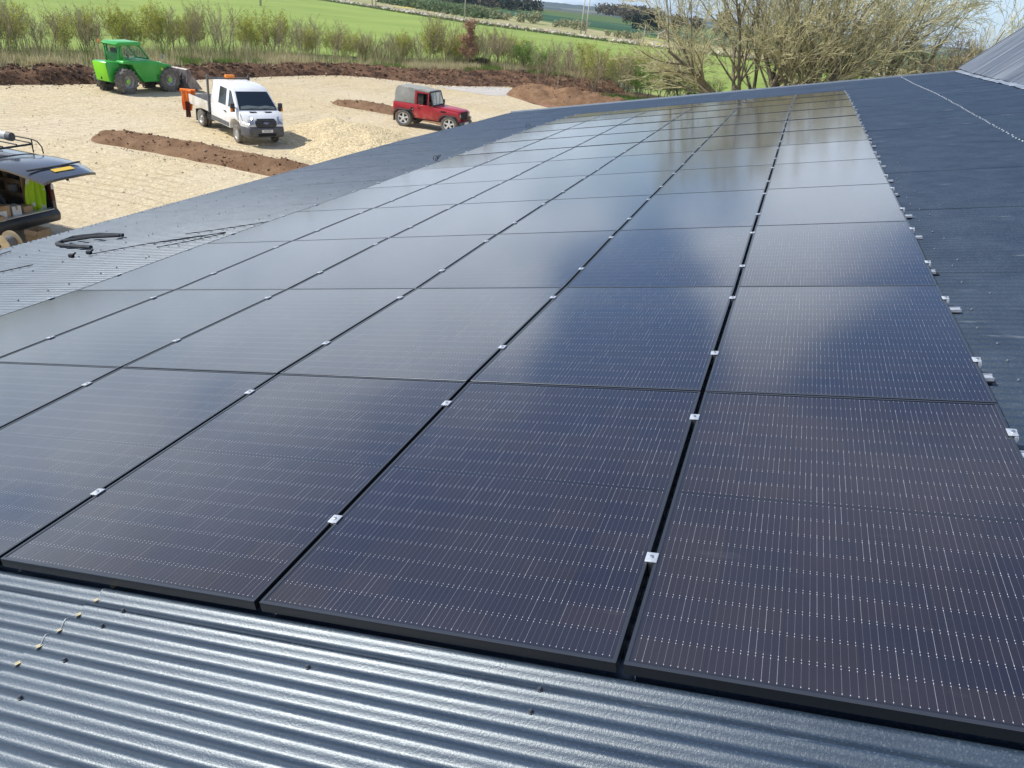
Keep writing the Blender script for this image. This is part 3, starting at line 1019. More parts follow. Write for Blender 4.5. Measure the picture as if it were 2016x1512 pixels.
# mounds
def mound(name, path, hw, h, m, label, cat, seed, clods=0, fl=1.0, step=.16, group=None, rg=1.0):
    pl_ = smooth_line(resample(path, step), 6)
    n_ = len(pl_)
    mid_ = pl_[n_ // 2]
    o = None
    mb = MB()
    nd = int(hw * 2 / step)
    vs = []
    L = n_ * step
    for i, (x0, y0) in enumerate(pl_):
        a, c_ = pl_[max(0, i - 2)], pl_[min(n_ - 1, i + 2)]
        ll = math.hypot(c_[0] - a[0], c_[1] - a[1]) or 1
        nx, ny = -(c_[1] - a[1]) / ll, (c_[0] - a[0]) / ll
        s = i * step
        e = min(1, s / hw, (L - s) / hw)
        e = math.sqrt(max(0, 1 - (1 - e) ** 2))
        for j in range(nd + 1):
            q = -1 + 2 * j / nd
            we = hw * e * (1 + .14 * noise.noise(Vector((s * .9, seed, q > 0))))
            x, y = x0 + nx * q * we, y0 + ny * q * we
            zz = h * (1 - abs(q) ** (1.6 * fl)) * (e ** .6) * (1 + .35 * noise.noise(Vector((x * .8, y * .8, seed))))
            zz += (.15 * noise.noise(Vector((x * 2.6, y * 2.6, seed))) + .08 * noise.noise(Vector((x * 7, y * 7, seed)))) * (1 - abs(q) ** 3) * min(1, h * 2) * rg
            vs.append((x - mid_[0], y - mid_[1], max(-.03, zz) if abs(q) < 1 else -.03))
    w = nd + 1
    mb.add(vs, [(i * w + j, (i + 1) * w + j, (i + 1) * w + j + 1, i * w + j + 1) for i in range(n_ - 1) for j in range(nd)])
    o = part(name, mb, m, smooth=True)
    if sum(p.normal.z for p in o.data.polygons) < 0: o.data.flip_normals()
    o.location = (mid_[0], mid_[1], 0)
    tag(o, label, cat, group)
    r2 = random.Random(seed)
    if clods:
        mb = MB()
        for _ in range(clods):
            v = r2.choice(vs)
            mb_r = r2.choice((.018, .025, .035, .06))
            blob(mb, (v[0] + r2.uniform(-.1, .1), v[1] + r2.uniform(-.1, .1), v[2] + .01), mb_r, r2, .7)
        q = part('clods', mb, m_clod, o)
        tag(q, kind='stuff')
    return o
m_soil = mat('heaped_topsoil', (.2, .12, .07), .95, spec=.15)
t, b = nt(m_soil)
P = pos(t)
k1 = t.noise(P, 1.6, 5, .65); k2 = t.noise(P, 14, 5, .75)
c = t.mix(t.ramp(k1, .35, .65), (.185, .108, .060), (.26, .160, .092))
c = t.mix(t.ramp(k2, .52, .75, 0, .6), c, (.10, .05, .03))
t.link(c, b.inputs['Base Color'])
bump(t, b, t.m('ADD', k2, k1), 1.0, .05)
SG = 'heaps of brown topsoil on the yard'
mound('soil_heap', [(-24.7, 21.0), (-20.5, 21.3), (-16, 21.1), (-13, 20.6)], 1.12, .30, m_soil, 'long low brown soil heap in front of the white tipper truck', 'soil heap', 3, 420, group=SG)
mound('soil_heap', [(-24.5, 36.9), (-21, 36.7), (-17.2, 36.1), (-13.5, 35.3)], 1.05, .26, m_soil, 'narrow brown soil heap running behind the red off-road vehicle', 'soil heap', 7, 300, group=SG)
mound('soil_heap', [(-19.9, 53.2), (-17.6, 52.2), (-15, 51.7), (-11.5, 52.2)], 2.3, .80, m_soil, 'taller brown soil heap at the far corner of the yard', 'soil heap', 12, 500, group=SG)
m_heap = m_grav.copy(); m_heap.name = 'coarse_gravel'
tn = NT(m_heap.node_tree)
bb_ = m_heap.node_tree.nodes['Principled BSDF']
P = pos(tn)
w1 = tn.vor(P, 11, out='Color'); w2 = tn.vor(P, 24, out='Color'); wd = tn.vor(P, 11)
c = tn.mix(tn.xyz(w1)[0], (.44, .35, .20), (.76, .63, .40))
c = tn.mix(tn.m('MULTIPLY', tn.xyz(w2)[1], .5), c, (.58, .47, .28))
tn.link(c, bb_.inputs['Base Color'])
bump(tn, bb_, tn.m('ADD', tn.m('MULTIPLY', wd, -2.0), tn.xyz(w2)[0]), .8, .03)
mound('gravel_heap', [(-20.9, 30.4), (-18.3, 28.0), (-15.6, 25.8), (-12.5, 23.8)], 3.2, .52, m_heap, 'broad heap of pale yellow gravel between truck and red vehicle', 'gravel heap', 31, fl=.8, step=.12, rg=.35)

# stones and clods scattered over the yard
mb = MB()
sr = random.Random(44)
for _ in range(2600):
    k = sr.random()
    if k < .22:
        a_ = sr.choice(([(-24.7, 21.0), (-13, 20.6)], [(-24.5, 36.9), (-13.5, 35.3)]))
        q = sr.random()
        x, y = a_[0][0] + (a_[1][0] - a_[0][0]) * q + sr.gauss(0, .3), a_[0][1] + (a_[1][1] - a_[0][1]) * q + sr.choice((-1, 1)) * (.95 + abs(sr.gauss(0, .18)))
        blob(mb, (x, y, .01), sr.choice((.012, .018, .025)), sr, .6, 0)
    elif k < .6:
        i = sr.randrange(len(EL)); nx, ny = enorm(i)
        d = -abs(sr.gauss(0, .6)) - .1
        blob(mb, (EL[i][0] + nx * d, EL[i][1] + ny * d, .01), sr.choice((.02, .03, .05)), sr, .6, 0)
    else:
        x, y = sr.uniform(-37, -13), sr.uniform(14, 50)
        if x < -34.5 + max(0, y - 32) * .12: continue
        blob(mb, (x, y, .012), sr.choice((.02, .025, .035, .05)), sr, .6, 1)
tag(part('scattered_stones', mb, [m_clod, island('yard_stones', [(.30, .25, .17), (.62, .55, .42), (.45, .37, .24), (.72, .66, .54)])]), 'loose stones and brown crumbs scattered over the gravel yard', 'stones', kind='stuff')

# ------------------------------------------------------------ plants
m_bark = noisy('bark_brown', (.12, .10, .07), (.24, .20, .135), 6, .9)
m_barkp = noisy('bark_pale', (.42, .38, .30), (.28, .25, .19), 9, .85)
m_twig = island('twig_khaki', [(.40, .37, .20), (.50, .46, .27), (.30, .28, .15), (.58, .54, .34)], .85)
m_twigr = island('twig_brown', [(.34, .27, .18), (.43, .34, .23), (.28, .23, .16), (.48, .39, .27)], .85)
m_bud = island('bud_yellow_green', [(.44, .46, .07), (.36, .41, .07), (.52, .50, .09), (.29, .34, .07)], .7, .4)
m_olive = island('leaf_olive', [(.26, .29, .09), (.33, .34, .12), (.20, .23, .07), (.36, .35, .15)], .8, .35)
m_fresh = island('leaf_fresh', [(.13, .27, .04), (.19, .34, .05), (.10, .20, .04), (.24, .38, .07)], .7, .3)
m_copper = island('leaf_copper', [(.42, .24, .15), (.50, .33, .22), (.33, .17, .10), (.55, .40, .28)], .8, .25)
m_dkleaf = island('leaf_dark', [(.03, .065, .025), (.05, .09, .035), (.025, .05, .02)], .85, .1)

def tri_tube(mb, p0, p1, r0, r1, mi=0):
    d = p1 - p0
    if d.length < 1e-6: return
    q = d.to_track_quat('Z', 'Y')
    n = len(mb.v)
    for p, r_ in ((p0, r0), (p1, r1)):
        for k in range(3):
            a = k * 2.0944
            mb.v.append(tuple(p + q @ Vector((math.cos(a) * r_, math.sin(a) * r_, 0))))
    for k in range(3):
        mb.f.append((n + k, n + (k + 1) % 3, n + 3 + (k + 1) % 3, n + 3 + k)); mb.mi.append(mi)
def leafcard(mb, p, s, rr, mi=0):
    u = Vector((rr.gauss(0, 1), rr.gauss(0, 1), rr.gauss(0, 1))).normalized()
    w = u.cross(Vector((rr.gauss(0, 1), rr.gauss(0, 1), rr.gauss(0, 1)))).normalized()
    a, b_ = u * s, w * s * .6
    mb.add([tuple(p - a), tuple(p - b_), tuple(p + a), tuple(p + b_)], [(0, 1, 2, 3)], mi)
def grow(mbt, mbc, p, d, L, r0, lvl, maxl, rr, P_):
    """recursive branching; levels below P_['tl'] go to the trunk mesh"""
    mb = mbt if lvl < P_['tl'] else mbc
    n_ = P_['seg'][min(lvl, len(P_['seg']) - 1)]
    pts = [p]
    dirs = [d]
    for i in range(n_):
        d = (d + Vector((rr.gauss(0, 1), rr.gauss(0, 1), rr.gauss(0, 1))) * P_['wob'] + Vector((0, 0, P_['up'][min(lvl, len(P_['up']) - 1)]))).normalized()
        p = p + d * (L / n_)
        pts.append(p); dirs.append(d)
    for i in range(n_):
        ra = r0 * (1 - .62 * i / n_); rb = r0 * (1 - .62 * (i + 1) / n_)
        if lvl < P_['tl'] and r0 > .04:
            mb.tube(pts[i], pts[i + 1], ra, rb, 6, 0, False)
        else:
            tri_tube(mb, pts[i], pts[i + 1], max(P_['rmin'], ra), max(P_['rmin'] * .7, rb), 0)
    if lvl >= P_['ll']:
        for k in range(P_['nl']):
            if rr.random() < P_['lp']:
                q = pts[rr.randrange(1, n_ + 1)]
                leafcard(mbc, q + Vector((rr.gauss(0, 1), rr.gauss(0, 1), rr.gauss(0, 1))) * P_['ls'] * 1.6, P_['ls'] * rr.uniform(.6, 1.4), rr, 1)
    if lvl >= maxl: return
    nb = P_['nb'][lvl]
    st_ = P_['st0'] if lvl == 0 and 'st0' in P_ else P_['st']
    for k in range(nb):
        q = st_ + (1 - st_) * (k + rr.random()) / nb
        i = min(n_ - 1, int(q * n_))
        f = q * n_ - i
        bp = pts[i].lerp(pts[i + 1], f)
        ax = dirs[i].cross(Vector((rr.gauss(0, 1), rr.gauss(0, 1), rr.gauss(0, 1)))).normalized()
        ang = R(rr.uniform(*P_['ang']))
        nd_ = (Matrix.Rotation(ang, 3, ax) @ dirs[i]).normalized()
        if nd_.z < P_['minz']: nd_.z = P_['minz'] + rr.random() * .2; nd_.normalize()
        grow(mbt, mbc, bp, nd_, L * rr.uniform(*P_['lr']) * (1.15 - .4 * q), max(P_['rmin'], r0 * (1 - .62 * q) * .62), lvl + 1, maxl, rr, P_)
def plant_mesh(seed, stems, spread, L, r0, P_, maxl, copper=False):
    rr = random.Random(seed)
    mt, mc = MB(), MB()
    starts = []
    for k in range(stems):
        starts.append(len(mt.v))
        a = rr.uniform(0, 2 * PI)
        tilt = R(rr.uniform(*spread))
        d = Vector((math.sin(tilt) * math.cos(a), math.sin(tilt) * math.sin(a), math.cos(tilt)))
        p = Vector((rr.gauss(0, .04) * stems, rr.gauss(0, .04) * stems, -.1))
        grow(mt, mc, p, d, L * rr.uniform(.8, 1.05), r0 * rr.uniform(.7, 1.1), 0, maxl, rr, P_)
    n_ = len(mt.v)
    mt.v.append((0, 0, -.25))
    for s_ in starts:
        mt.f.append((n_, s_, s_ + 1)); mt.mi.append(0)
        mt.f.append((n_, s_ + 1, s_ + 2)); mt.mi.append(0)
    return mt.mesh('trunk'), mc.mesh('crown')
BASEP = dict(seg=[5, 4, 3, 2], wob=.10, up=[.05, .10, .10, .05], tl=1, rmin=.008, ll=2, nl=2, lp=.5, ls=.035, nb=[9, 5, 3], st=.25, ang=(22, 55), minz=-.1, lr=(.35, .55))
KINDS_ = {}
def kind(name, seeds, stems, spread, L, r0, maxl, bark, twig, leaf, **kw):
    P_ = dict(BASEP); P_.update(kw)
    out = []
    for s in seeds:
        a, b_ = plant_mesh(s, stems, spread, L, r0, P_, maxl)
        a.materials.append(bark)
        b_.materials.append(twig); b_.materials.append(leaf)
        out.append((a, b_))
    KINDS_[name] = out
kind('bare', (1, 2, 3), 9, (3, 22), 3.0, .022, 2, m_bark, m_twigr, m_olive, nb=[8, 5, 0], rmin=.0075, ll=2, nl=4, lp=.5, ls=.03, lr=(.32, .5), ang=(14, 34), wob=.07)
kind('thorn', (4, 5), 4, (2, 20), 2.7, .030, 2, m_bark, m_twigr, m_olive, nb=[11, 5, 0], rmin=.0075, nl=3, lp=.6, ls=.032, ang=(22, 50))
kind('budding', (6, 7, 8), 8, (4, 26), 2.8, .022, 2, m_bark, m_twig, m_bud, nb=[10, 6, 0], rmin=.007, nl=9, lp=.95, ls=.042, ang=(16, 42), wob=.08)
kind('birch', (9, 10), 1, (1, 8), 3.6, .045, 2, m_barkp, m_twigr, m_olive, nb=[20, 6, 0], rmin=.008, nl=2, lp=.5, ls=.03, st=.35, ang=(25, 45), lr=(.18, .34))
kind('stake', (11, 12), 1, (0, 3), 2.9, .036, 2, m_barkp, m_twig, m_fresh, nb=[14, 6, 0], rmin=.008, nl=4, lp=.8, ls=.035, st=.45, ang=(30, 60), lr=(.2, .36))
kind('fresh', (13, 14), 7, (4, 32), 2.4, .03, 2, m_bark, m_twig, m_fresh, nb=[11, 6, 0], rmin=.008, nl=9, lp=.95, ls=.045)
kind('copper', (15,), 1, (0, 2), 3.9, .055, 2, m_barkp, m_twigr, m_copper, nb=[34, 6, 0], rmin=.008, nl=16, lp=1.0, ls=.075, st=.16, ang=(45, 75), lr=(.16, .32), minz=.05)
kind('evergreen', (16,), 6, (10, 50), .9, .02, 2, m_bark, m_twig, m_dkleaf, nb=[9, 6, 0], rmin=.008, nl=10, lp=1, ls=.05)

HEDGE = [  # x, y, height, kind
 (-41.8, 31.5, 3.1, 'bare'), (-44.5, 34.1, 2.8, 'budding'), (-42.0, 34.6, 2.9, 'thorn'), (-43.2, 37.0, 2.4, 'budding'), (-42.9, 38.8, 2.7, 'bare'), (-42.6, 41.5, 2.7, 'birch'),
 (-43.6, 43.2, 2.5, 'budding'), (-41.9, 43.6, 3.2, 'budding'), (-40.5, 45.0, 3.0, 'bare'), (-40.2, 47.2, 2.4, 'thorn'), (-38.6, 45.9, 3.0, 'bare'), (-39.0, 48.7, 2.6, 'budding'),
 (-36.8, 49.3, 3.2, 'birch'), (-38.2, 50.2, 2.5, 'thorn'), (-36.2, 50.8, 2.6, 'bare'), (-37.0, 53.0, 2.3, 'budding'), (-35.1, 52.2, 2.9, 'birch'), (-35.0, 54.4, 2.6, 'thorn'),
 (-35.4, 56.6, 2.3, 'budding'), (-33.9, 56.2, 2.3, 'thorn'), (-34.0, 58.6, 2.3, 'bare'), (-32.2, 58.8, 2.4, 'bare'), (-30.9, 60.0, 3.8, 'birch'), (-31.6, 61.5, 2.6, 'thorn'),
 (-29.5, 61.6, 3.6, 'bare'), (-28.4, 63.4, 2.6, 'budding'), (-27.0, 61.6, 3.9, 'copper'), (-25.6, 62.0, 3.0, 'bare'), (-25.7, 65.5, 3.0, 'bare'), (-24.8, 66.0, 2.7, 'stake'),
 (-24.0, 65.4, 2.6, 'fresh'), (-23.1, 66.3, 2.5, 'stake'), (-19.7, 58.0, 3.0, 'stake'), (-21.4, 64.0, 2.4, 'fresh'), (-17.8, 56.4, 2.7, 'stake'), (-17.9, 59.4, 2.9, 'bare'),
 (-17.8, 63.3, 2.8, 'stake'), (-15.6, 59.0, 2.9, 'thorn'), (-14.6, 59.6, 3.0, 'bare'), (-13.6, 61.2, 2.8, 'bare'), (-12.3, 61.4, 2.7, 'fresh'), (-11.1, 62.0, 3.3, 'fresh'),
 (-9.6, 63.0, 2.6, 'budding'), (-8.2, 61.0, 2.4, 'fresh'), (-6.9, 63.0, 2.3, 'thorn'), (-39.6, 27.2, 2.8, 'budding'), (-41.6, 28.4, 2.6, 'thorn'), (-46.3, 31.6, 2.6, 'thorn'), (-46.4, 37.8, 2.4, 'bare'),
 (-20.0, 67.6, 2.5, 'thorn'), (-16.2, 66.6, 2.4, 'budding'), (-22.4, 68.8, 2.4, 'bare'), (-28.6, 66.6, 2.3, 'budding'), (-30.6, 65.2, 2.4, 'budding'), (-34.2, 61.6, 2.2, 'thorn'),
 (-26.8, 63.8, 1.0, 'evergreen'), (-45.2, 41.0, 2.5, 'thorn'), (-43.4, 48.2, 2.3, 'bare'), (-40.6, 52.0, 2.2, 'budding'), (-38.2, 55.6, 2.2, 'bare'), (-37.0, 59.0, 2.1, 'thorn')]
LOOK = {'bare': 'bare twiggy brown shrub', 'thorn': 'dense thorny brown shrub', 'budding': 'yellow-green budding shrub', 'birch': 'slim pale-stemmed bare sapling', 'stake': 'slender young tree with pale straight stem',
        'fresh': 'bright green leafy bush', 'copper': 'young tree holding dry copper coloured leaves', 'evergreen': 'low dark evergreen bush under the copper leaved tree'}
CAT = {'bare': 'shrub', 'thorn': 'shrub', 'budding': 'shrub', 'birch': 'tree', 'stake': 'tree', 'fresh': 'bush', 'copper': 'tree', 'evergreen': 'bush'}
NAME = {'bare': 'bare_shrub', 'thorn': 'thorn_shrub', 'budding': 'budding_shrub', 'birch': 'birch_sapling', 'stake': 'young_tree', 'fresh': 'leafy_bush', 'copper': 'beech_tree', 'evergreen': 'evergreen_bush'}
NATH = {'bare': 2.9, 'thorn': 2.7, 'budding': 2.8, 'birch': 3.7, 'stake': 3.0, 'fresh': 2.7, 'copper': 4.0, 'evergreen': 1.1}
hr = random.Random(77)
for (x, y, h, kd) in list(HEDGE):
    if kd in ('copper', 'evergreen'): continue
    i0 = min(range(len(EL)), key=lambda i: (EL[i][0] - x) ** 2 + (EL[i][1] - y) ** 2)
    nx, ny = enorm(i0)
    if hr.random() < .35: continue
    d_ = hr.uniform(1.6, 4.2); a_ = hr.uniform(-1.3, 1.3)
    HEDGE.append((x + nx * d_ + ny * a_, y + ny * d_ - nx * a_, h * hr.uniform(.85, 1.02), hr.choice(('budding', 'bare', 'budding', 'budding', 'thorn', 'fresh' if x > -24 else 'budding'))))
def bearing(x, y): return math.atan2(x + 1.04, y + 1.51)
tot = {}
for h_ in HEDGE: tot[h_[3]] = tot.get(h_[3], 0) + 1
seen = {}
for x, y, h, kd in sorted(HEDGE, key=lambda q: bearing(q[0], q[1])):
    seen[kd] = seen.get(kd, 0) + 1
    lab = LOOK[kd] if tot[kd] == 1 else '%s, %s from the left of its kind' % (LOOK[kd], ORD[seen[kd]])
    i0 = min(range(len(EL)), key=lambda i: (EL[i][0] - x) ** 2 + (EL[i][1] - y) ** 2)
    dd = math.hypot(EL[i0][0] - x, EL[i0][1] - y)
    nx, ny = enorm(i0)
    out_ = (x - EL[i0][0]) * nx + (y - EL[i0][1]) * ny
    z = max(0, bank_h(x, y, dd)[0]) if out_ > 0 and i0 < len(EL) - 3 else 0
    o = thing(NAME[kd], (x, y, z - .03), lab, CAT[kd], hr.uniform(0, 6.28), 'saplings and shrubs in the hedge beyond the yard')
    s = h * .86 / NATH[kd]
    wd_ = 1.0 if kd in ('birch', 'stake', 'copper') else 1.18
    o.scale = (s * wd_, s * wd_, s)
    a, b_ = hr.choice(KINDS_[kd])
    for nm, me in (('trunk', a), ('crown', b_)):
        q = bpy.data.objects.new(nm, me); col.objects.link(q); q.parent = o

# big bare trees behind the barn
BIGP = dict(seg=[8, 6, 4, 3, 2], wob=.075, up=[.03, .03, .03, .02, .02], tl=2, rmin=.0105, ll=4, nl=2, lp=.42, ls=.036, nb=[8, 6, 5, 3, 0], st0=.30, st=.25, ang=(16, 46), minz=-.3, lr=(.45, .66))
def bigtree(seed, stems, spread, L, r0, P_, maxl, twig, leaf):
    a, b_ = plant_mesh(seed, stems, spread, L, r0, P_, maxl)
    a.materials.append(m_bark); b_.materials.append(twig); b_.materials.append(leaf)
    return a, b_
m_budo = island('bud_khaki', [(.42, .42, .16), (.34, .36, .12), (.50, .46, .24), (.28, .29, .10)], .8, .2)
BT = [('large_tree', (-3.6, 48.0, 0), bigtree(111, 9, (6, 58), 7.4, .17, BIGP, 4, m_twig, m_budo), 'broad bare tree on the left with low branches sweeping towards the hedge'),
      ('large_tree', (-0.6, 47.5, 0), bigtree(112, 8, (4, 42), 8.2, .18, BIGP, 4, m_twig, m_budo), 'tall many-stemmed bare tree in the middle behind the roof edge'),
      ('large_tree', (3.2, 48.5, 0), bigtree(113, 6, (6, 44), 7.8, .19, BIGP, 4, m_twig, m_budo), 'bare tree leaning right beside the steep grey roof'),
      ('large_tree', (6.6, 50.5, 0), bigtree(104, 9, (10, 55), 4.8, .09, dict(BIGP, rmin=.010), 4, m_twigr, m_budo), 'lower reddish brown twiggy tree nearest the steep grey roof'),
      ('large_tree', (-9.2, 60.0, 0), bigtree(105, 6, (10, 45), 3.2, .07, dict(BIGP, rmin=.009, nb=[7, 6, 5, 3, 0]), 4, m_twig, m_budo), 'smaller olive tree left of the broad bare tree')]
for nm, loc, (a, b_), lab in BT:
    o = thing(nm, loc, lab, 'tree', group='large bare trees behind the barn')
    part('trunk', a, None, o, smooth=True); part('crown', b_, None, o)

# grass tufts and dead stems along the hedge line
mb = MB()
gr = random.Random(55)
def tuft(mb, x, y, z, h, w, mi, n=5, lean=.35):
    for _ in range(n):
        a = gr.uniform(0, 2 * PI)
        bx, by = x + gr.gauss(0, w), y + gr.gauss(0, w)
        hw = gr.uniform(.012, .03)
        l = gr.uniform(-lean, lean) * h
        ca, sa = math.cos(a), math.sin(a)
        mb.add([(bx - ca * hw, by - sa * hw, z), (bx + ca * hw, by + sa * hw, z), (bx + l * sa, by + l * ca, z + h * gr.uniform(.6, 1.2))], [(0, 1, 2)], mi)
for _ in range(15000):
    i = gr.randrange(len(EL))
    x0, y0 = EL[i]
    nx, ny = enorm(i)
    _, wide = bank_h(x0, y0, 1)
    d = 1.6 * wide + abs(gr.gauss(0, 3.2))
    x, y = x0 + nx * d, y0 + ny * d
    if d > 14: continue
    z, _ = bank_h(x, y, d)
    g_ = noise.noise(Vector((x * .35, y * .35, 9)))
    straw = g_ < .12
    tuft(mb, x, y, z - .05, gr.uniform(.18, .5) * (1.25 if straw else .8), .10, 0 if straw else 1)
for _ in range(7000):
    i = gr.randrange(len(EL))
    x0, y0 = EL[i]
    nx, ny = enorm(i)
    _, wide = bank_h(x0, y0, 1)
    d = 3.2 * wide + gr.uniform(0, 7)
    x, y = x0 + nx * d, y0 + ny * d
    z, _ = bank_h(x, y, d)
    tuft(mb, x, y, max(0, z) - .05, gr.uniform(.4, 1.25) * (.6 + .6 * noise.noise(Vector((x * .5, y * .5, 3))) + .3), .16, gr.choice((2, 2, 0, 1)), 5, .3)
for _ in range(2600):
    x, y = gr.uniform(-15.5, -6), gr.uniform(54, 66)
    if math.hypot((x + 11) / 4.5, (y - 58.5) / 5) > 1: continue
    tuft(mb, x, y, 0, gr.uniform(.12, .3), .1, 1 if y < 61 else 0)
for _ in range(2200):
    x, y = gr.uniform(-9, 10), gr.uniform(50, 72)
    tuft(mb, x, y, 0, gr.uniform(.2, .6), .12, gr.choice((0, 0, 1)))
m_straw = island('dry_grass', [(.55, .48, .28), (.66, .58, .38), (.45, .39, .23), (.40, .38, .17)], .9, .35)
m_green = island('green_grass', [(.12, .20, .04), (.18, .28, .06), (.22, .28, .08), (.09, .15, .035)], .9, .25)
tag(part('grass', mb, [m_straw, m_green, island('dead_stems', [(.34, .29, .17), (.44, .38, .23), (.26, .24, .12), (.36, .37, .14)], .9, .3)]), 'dry straw coloured and green grass tufts below the hedge', 'grass', kind='stuff')

# brushwood lying behind the trees
mb = MB()
br = random.Random(66)
for _ in range(1500):
    x, y = br.uniform(-2, 9), br.uniform(74, 96)
    p = Vector((x, y, br.uniform(0, .7)))
    d = Vector((br.gauss(0, 1), br.gauss(0, 1), br.uniform(-.1, .3))).normalized()
    tri_tube(mb, p, p + d * br.uniform(.8, 2.6), .05, .03)
tag(part('brushwood', mb, island('brushwood_bark', [(.30, .16, .10), (.42, .28, .20), (.50, .40, .30), (.24, .13, .09)])), 'reddish heap of cut brushwood beyond the large trees', 'brushwood', kind='stuff')

# ------------------------------------------------------------ distance: bushes, woods, poles, cottage
def crown_blob(mb, c, rx, rz, n, s, rr, mi=0):
    lobes = [(Vector((rr.gauss(0, .4), rr.gauss(0, .4), rr.uniform(-.3, .5))), rr.uniform(.45, .8)) for _ in range(7)]
    for _ in range(n):
        lc, lr = rr.choice(lobes)
        u = Vector((rr.gauss(0, 1), rr.gauss(0, 1), rr.gauss(0, 1))).normalized() * (lr * rr.uniform(.6, 1.05))
        p = lc + u
        leafcard(mb, Vector((c[0] + p.x * rx, c[1] + p.y * rx, c[2] + p.z * rz)), s * rr.uniform(.6, 1.4), rr, mi)
m_fb = island('bush_grey', [(.28, .29, .16), (.36, .36, .20), (.20, .23, .12), (.42, .40, .24)], .9)
m_fd = island('wood_dark', [(.018, .035, .022), (.03, .05, .03), (.012, .025, .018)], .9)
m_fw = island('wood_bare', [(.12, .105, .07), (.17, .145, .10), (.09, .085, .055), (.20, .175, .12)], .9)
m_fc = island('young_conifer', [(.09, .15, .06), (.13, .19, .08), (.17, .21, .10), (.07, .11, .05)], .9)
def far_mesh(seed, rx, rz, h, n, s, m):
    rr = random.Random(seed)
    mb = MB()
    mb.tube((0, 0, -.2), (0, 0, h), rx * .06, rx * .04, 6)
    tr = mb.mesh('trunk'); tr.materials.append(m_bark)
    mc = MB()
    crown_blob(mc, (0, 0, h + rz * .35), rx, rz, n, s, rr)
    me = mc.mesh('crown'); me.materials.append(m)
    return tr, me
FM = {'bush': [far_mesh(1, 2.2, 1.8, .5, 500, .26, m_fb), far_mesh(2, 2.2, 2.0, .5, 500, .26, m_fb)],
      'wood': [far_mesh(3, 5.5, 6.5, 4.5, 420, .9, m_fw), far_mesh(4, 5.5, 6, 4.5, 420, .9, m_fw)],
      'dark': [far_mesh(5, 5.5, 7, 3, 520, .9, m_fd), far_mesh(6, 5, 6, 3, 520, .9, m_fd)]}
fr_ = random.Random(91)
def fartree(kd, x, y, s, lab, grp, cat='tree', nm='distant_tree', z=0):
    o = thing(nm, (x, y, z), lab, cat, fr_.uniform(0, 6), grp)
    s *= {'bush': .72, 'dark': .82, 'wood': .8}[kd]
    o.scale = (s * fr_.uniform(.9, 1.15), s * fr_.uniform(.9, 1.15), s)
    for n_, me in zip(('trunk', 'crown'), fr_.choice(FM[kd])):
        q = bpy.data.objects.new(n_, me); col.objects.link(q); q.parent = o
BUSH = [(-76.9, 217.3, 1.25), (-74.3, 221, 1.5), (-82.5, 221, 1.0), (-87.5, 224, 1.2), (-92, 229, 1.0), (-64.6, 213, .9), (-60.5, 213.5, 1.15), (-57.5, 211.5, 1.15), (-66, 222, 1.0), (-43.8, 190, .75), (-41.2, 189, .8), (-38.9, 188, .8), (-47.5, 196, .6), (-96, 236, 1.2), (-101, 243, 1.3)]
for i, (x, y, s) in enumerate(BUSH):
    fartree('bush', x, y, s, 'grey-green round bush beyond the stone wall, %s from the left' % ORD[len(BUSH) - sorted(BUSH, key=lambda q: -bearing(q[0], q[1])).index((x, y, s))], 'round bushes beyond the stone wall', 'bush', 'distant_bush')
mb = MB()
wr = random.Random(14)
for _ in range(46):          # wood on the right of the dark field
    q = wr.random()
    x, y = -168 + 60 * q + wr.uniform(-6, 6), 700 - 125 * q + wr.uniform(-14, 30)
    crown_blob(mb, (x, y, 4 + wr.uniform(-1, 1.5)), 6.0, 4.2, 150, .9, wr)
tag(part('woodland', mb, m_fw), 'brown bare wood on the skyline right of the dark green field', 'woodland', kind='stuff')
mb = MB()
for _ in range(95):
    q = wr.random()
    x, y = -230 + 80 * q + wr.uniform(-10, 10), 470 - 85 * q + wr.uniform(-14, 60)
    crown_blob(mb, (x, y, 2.8 + wr.uniform(-1, 1.2)), 5.0, 3.4, 130, .8, wr, 0 if wr.random() < .45 else 1)
tag(part('woodland', mb, [m_fd, m_fw]), 'dark mixed wood on the skyline left of the dark green field', 'woodland', kind='stuff')
mb = MB()
for _ in range(900):         # plantation of young conifers
    q = wr.random()
    x, y = -136 + 50 * q + wr.uniform(-4, 4), 252 - 42 * q + wr.uniform(-6, 14)
    h = wr.uniform(1.8, 3.6)
    for k in range(10):
        z = h * (k + .5) / 10
        leafcard(mb, Vector((x + wr.gauss(0, .3) * (1 - z / h), y + wr.gauss(0, .3) * (1 - z / h), z)), .55 * (1.1 - z / h), wr)
tag(part('conifer_plantation', mb, m_fc), 'belt of young pale green conifers behind the stone wall', 'young conifers', kind='stuff')
for i, (kd, x, y, s, lab) in enumerate((
        ('dark', -58, 300, .62, 'very dark green tree at the right end of the dark field'), ('dark', -63, 305, .5, 'dark green tree just left of the very dark one'),
        ('dark', -52, 292, .52, 'dark green tree beside the cottage'), ('wood', -47, 296, .6, 'grey bare tree standing over the cottage'), ('wood', -41, 300, .6, 'grey bare tree right of the cottage'),
        ('wood', -76, 350, .55, 'round brown tree behind the dark green trees'), ('wood', -66, 345, .6, 'brown tree directly behind the darkest tree'),
        ('wood', -30, 290, .85, 'far grey tree seen through the left large tree'), ('dark', -10, 270, .6, 'far dark tree seen through the middle large tree'),
        ('wood', 12, 265, .7, 'far brown tree seen through the right large tree'), ('wood', -148, 410, .65, 'lone bare tree on the crest of the dark green field'), ('wood', -122, 372, .3, 'small dark tree in the dark green field'))):
    fartree(kd, x, y, s, lab, 'distant trees beyond the fields')
m_pole = mat('pole_wood', (.45, .42, .36), .8)
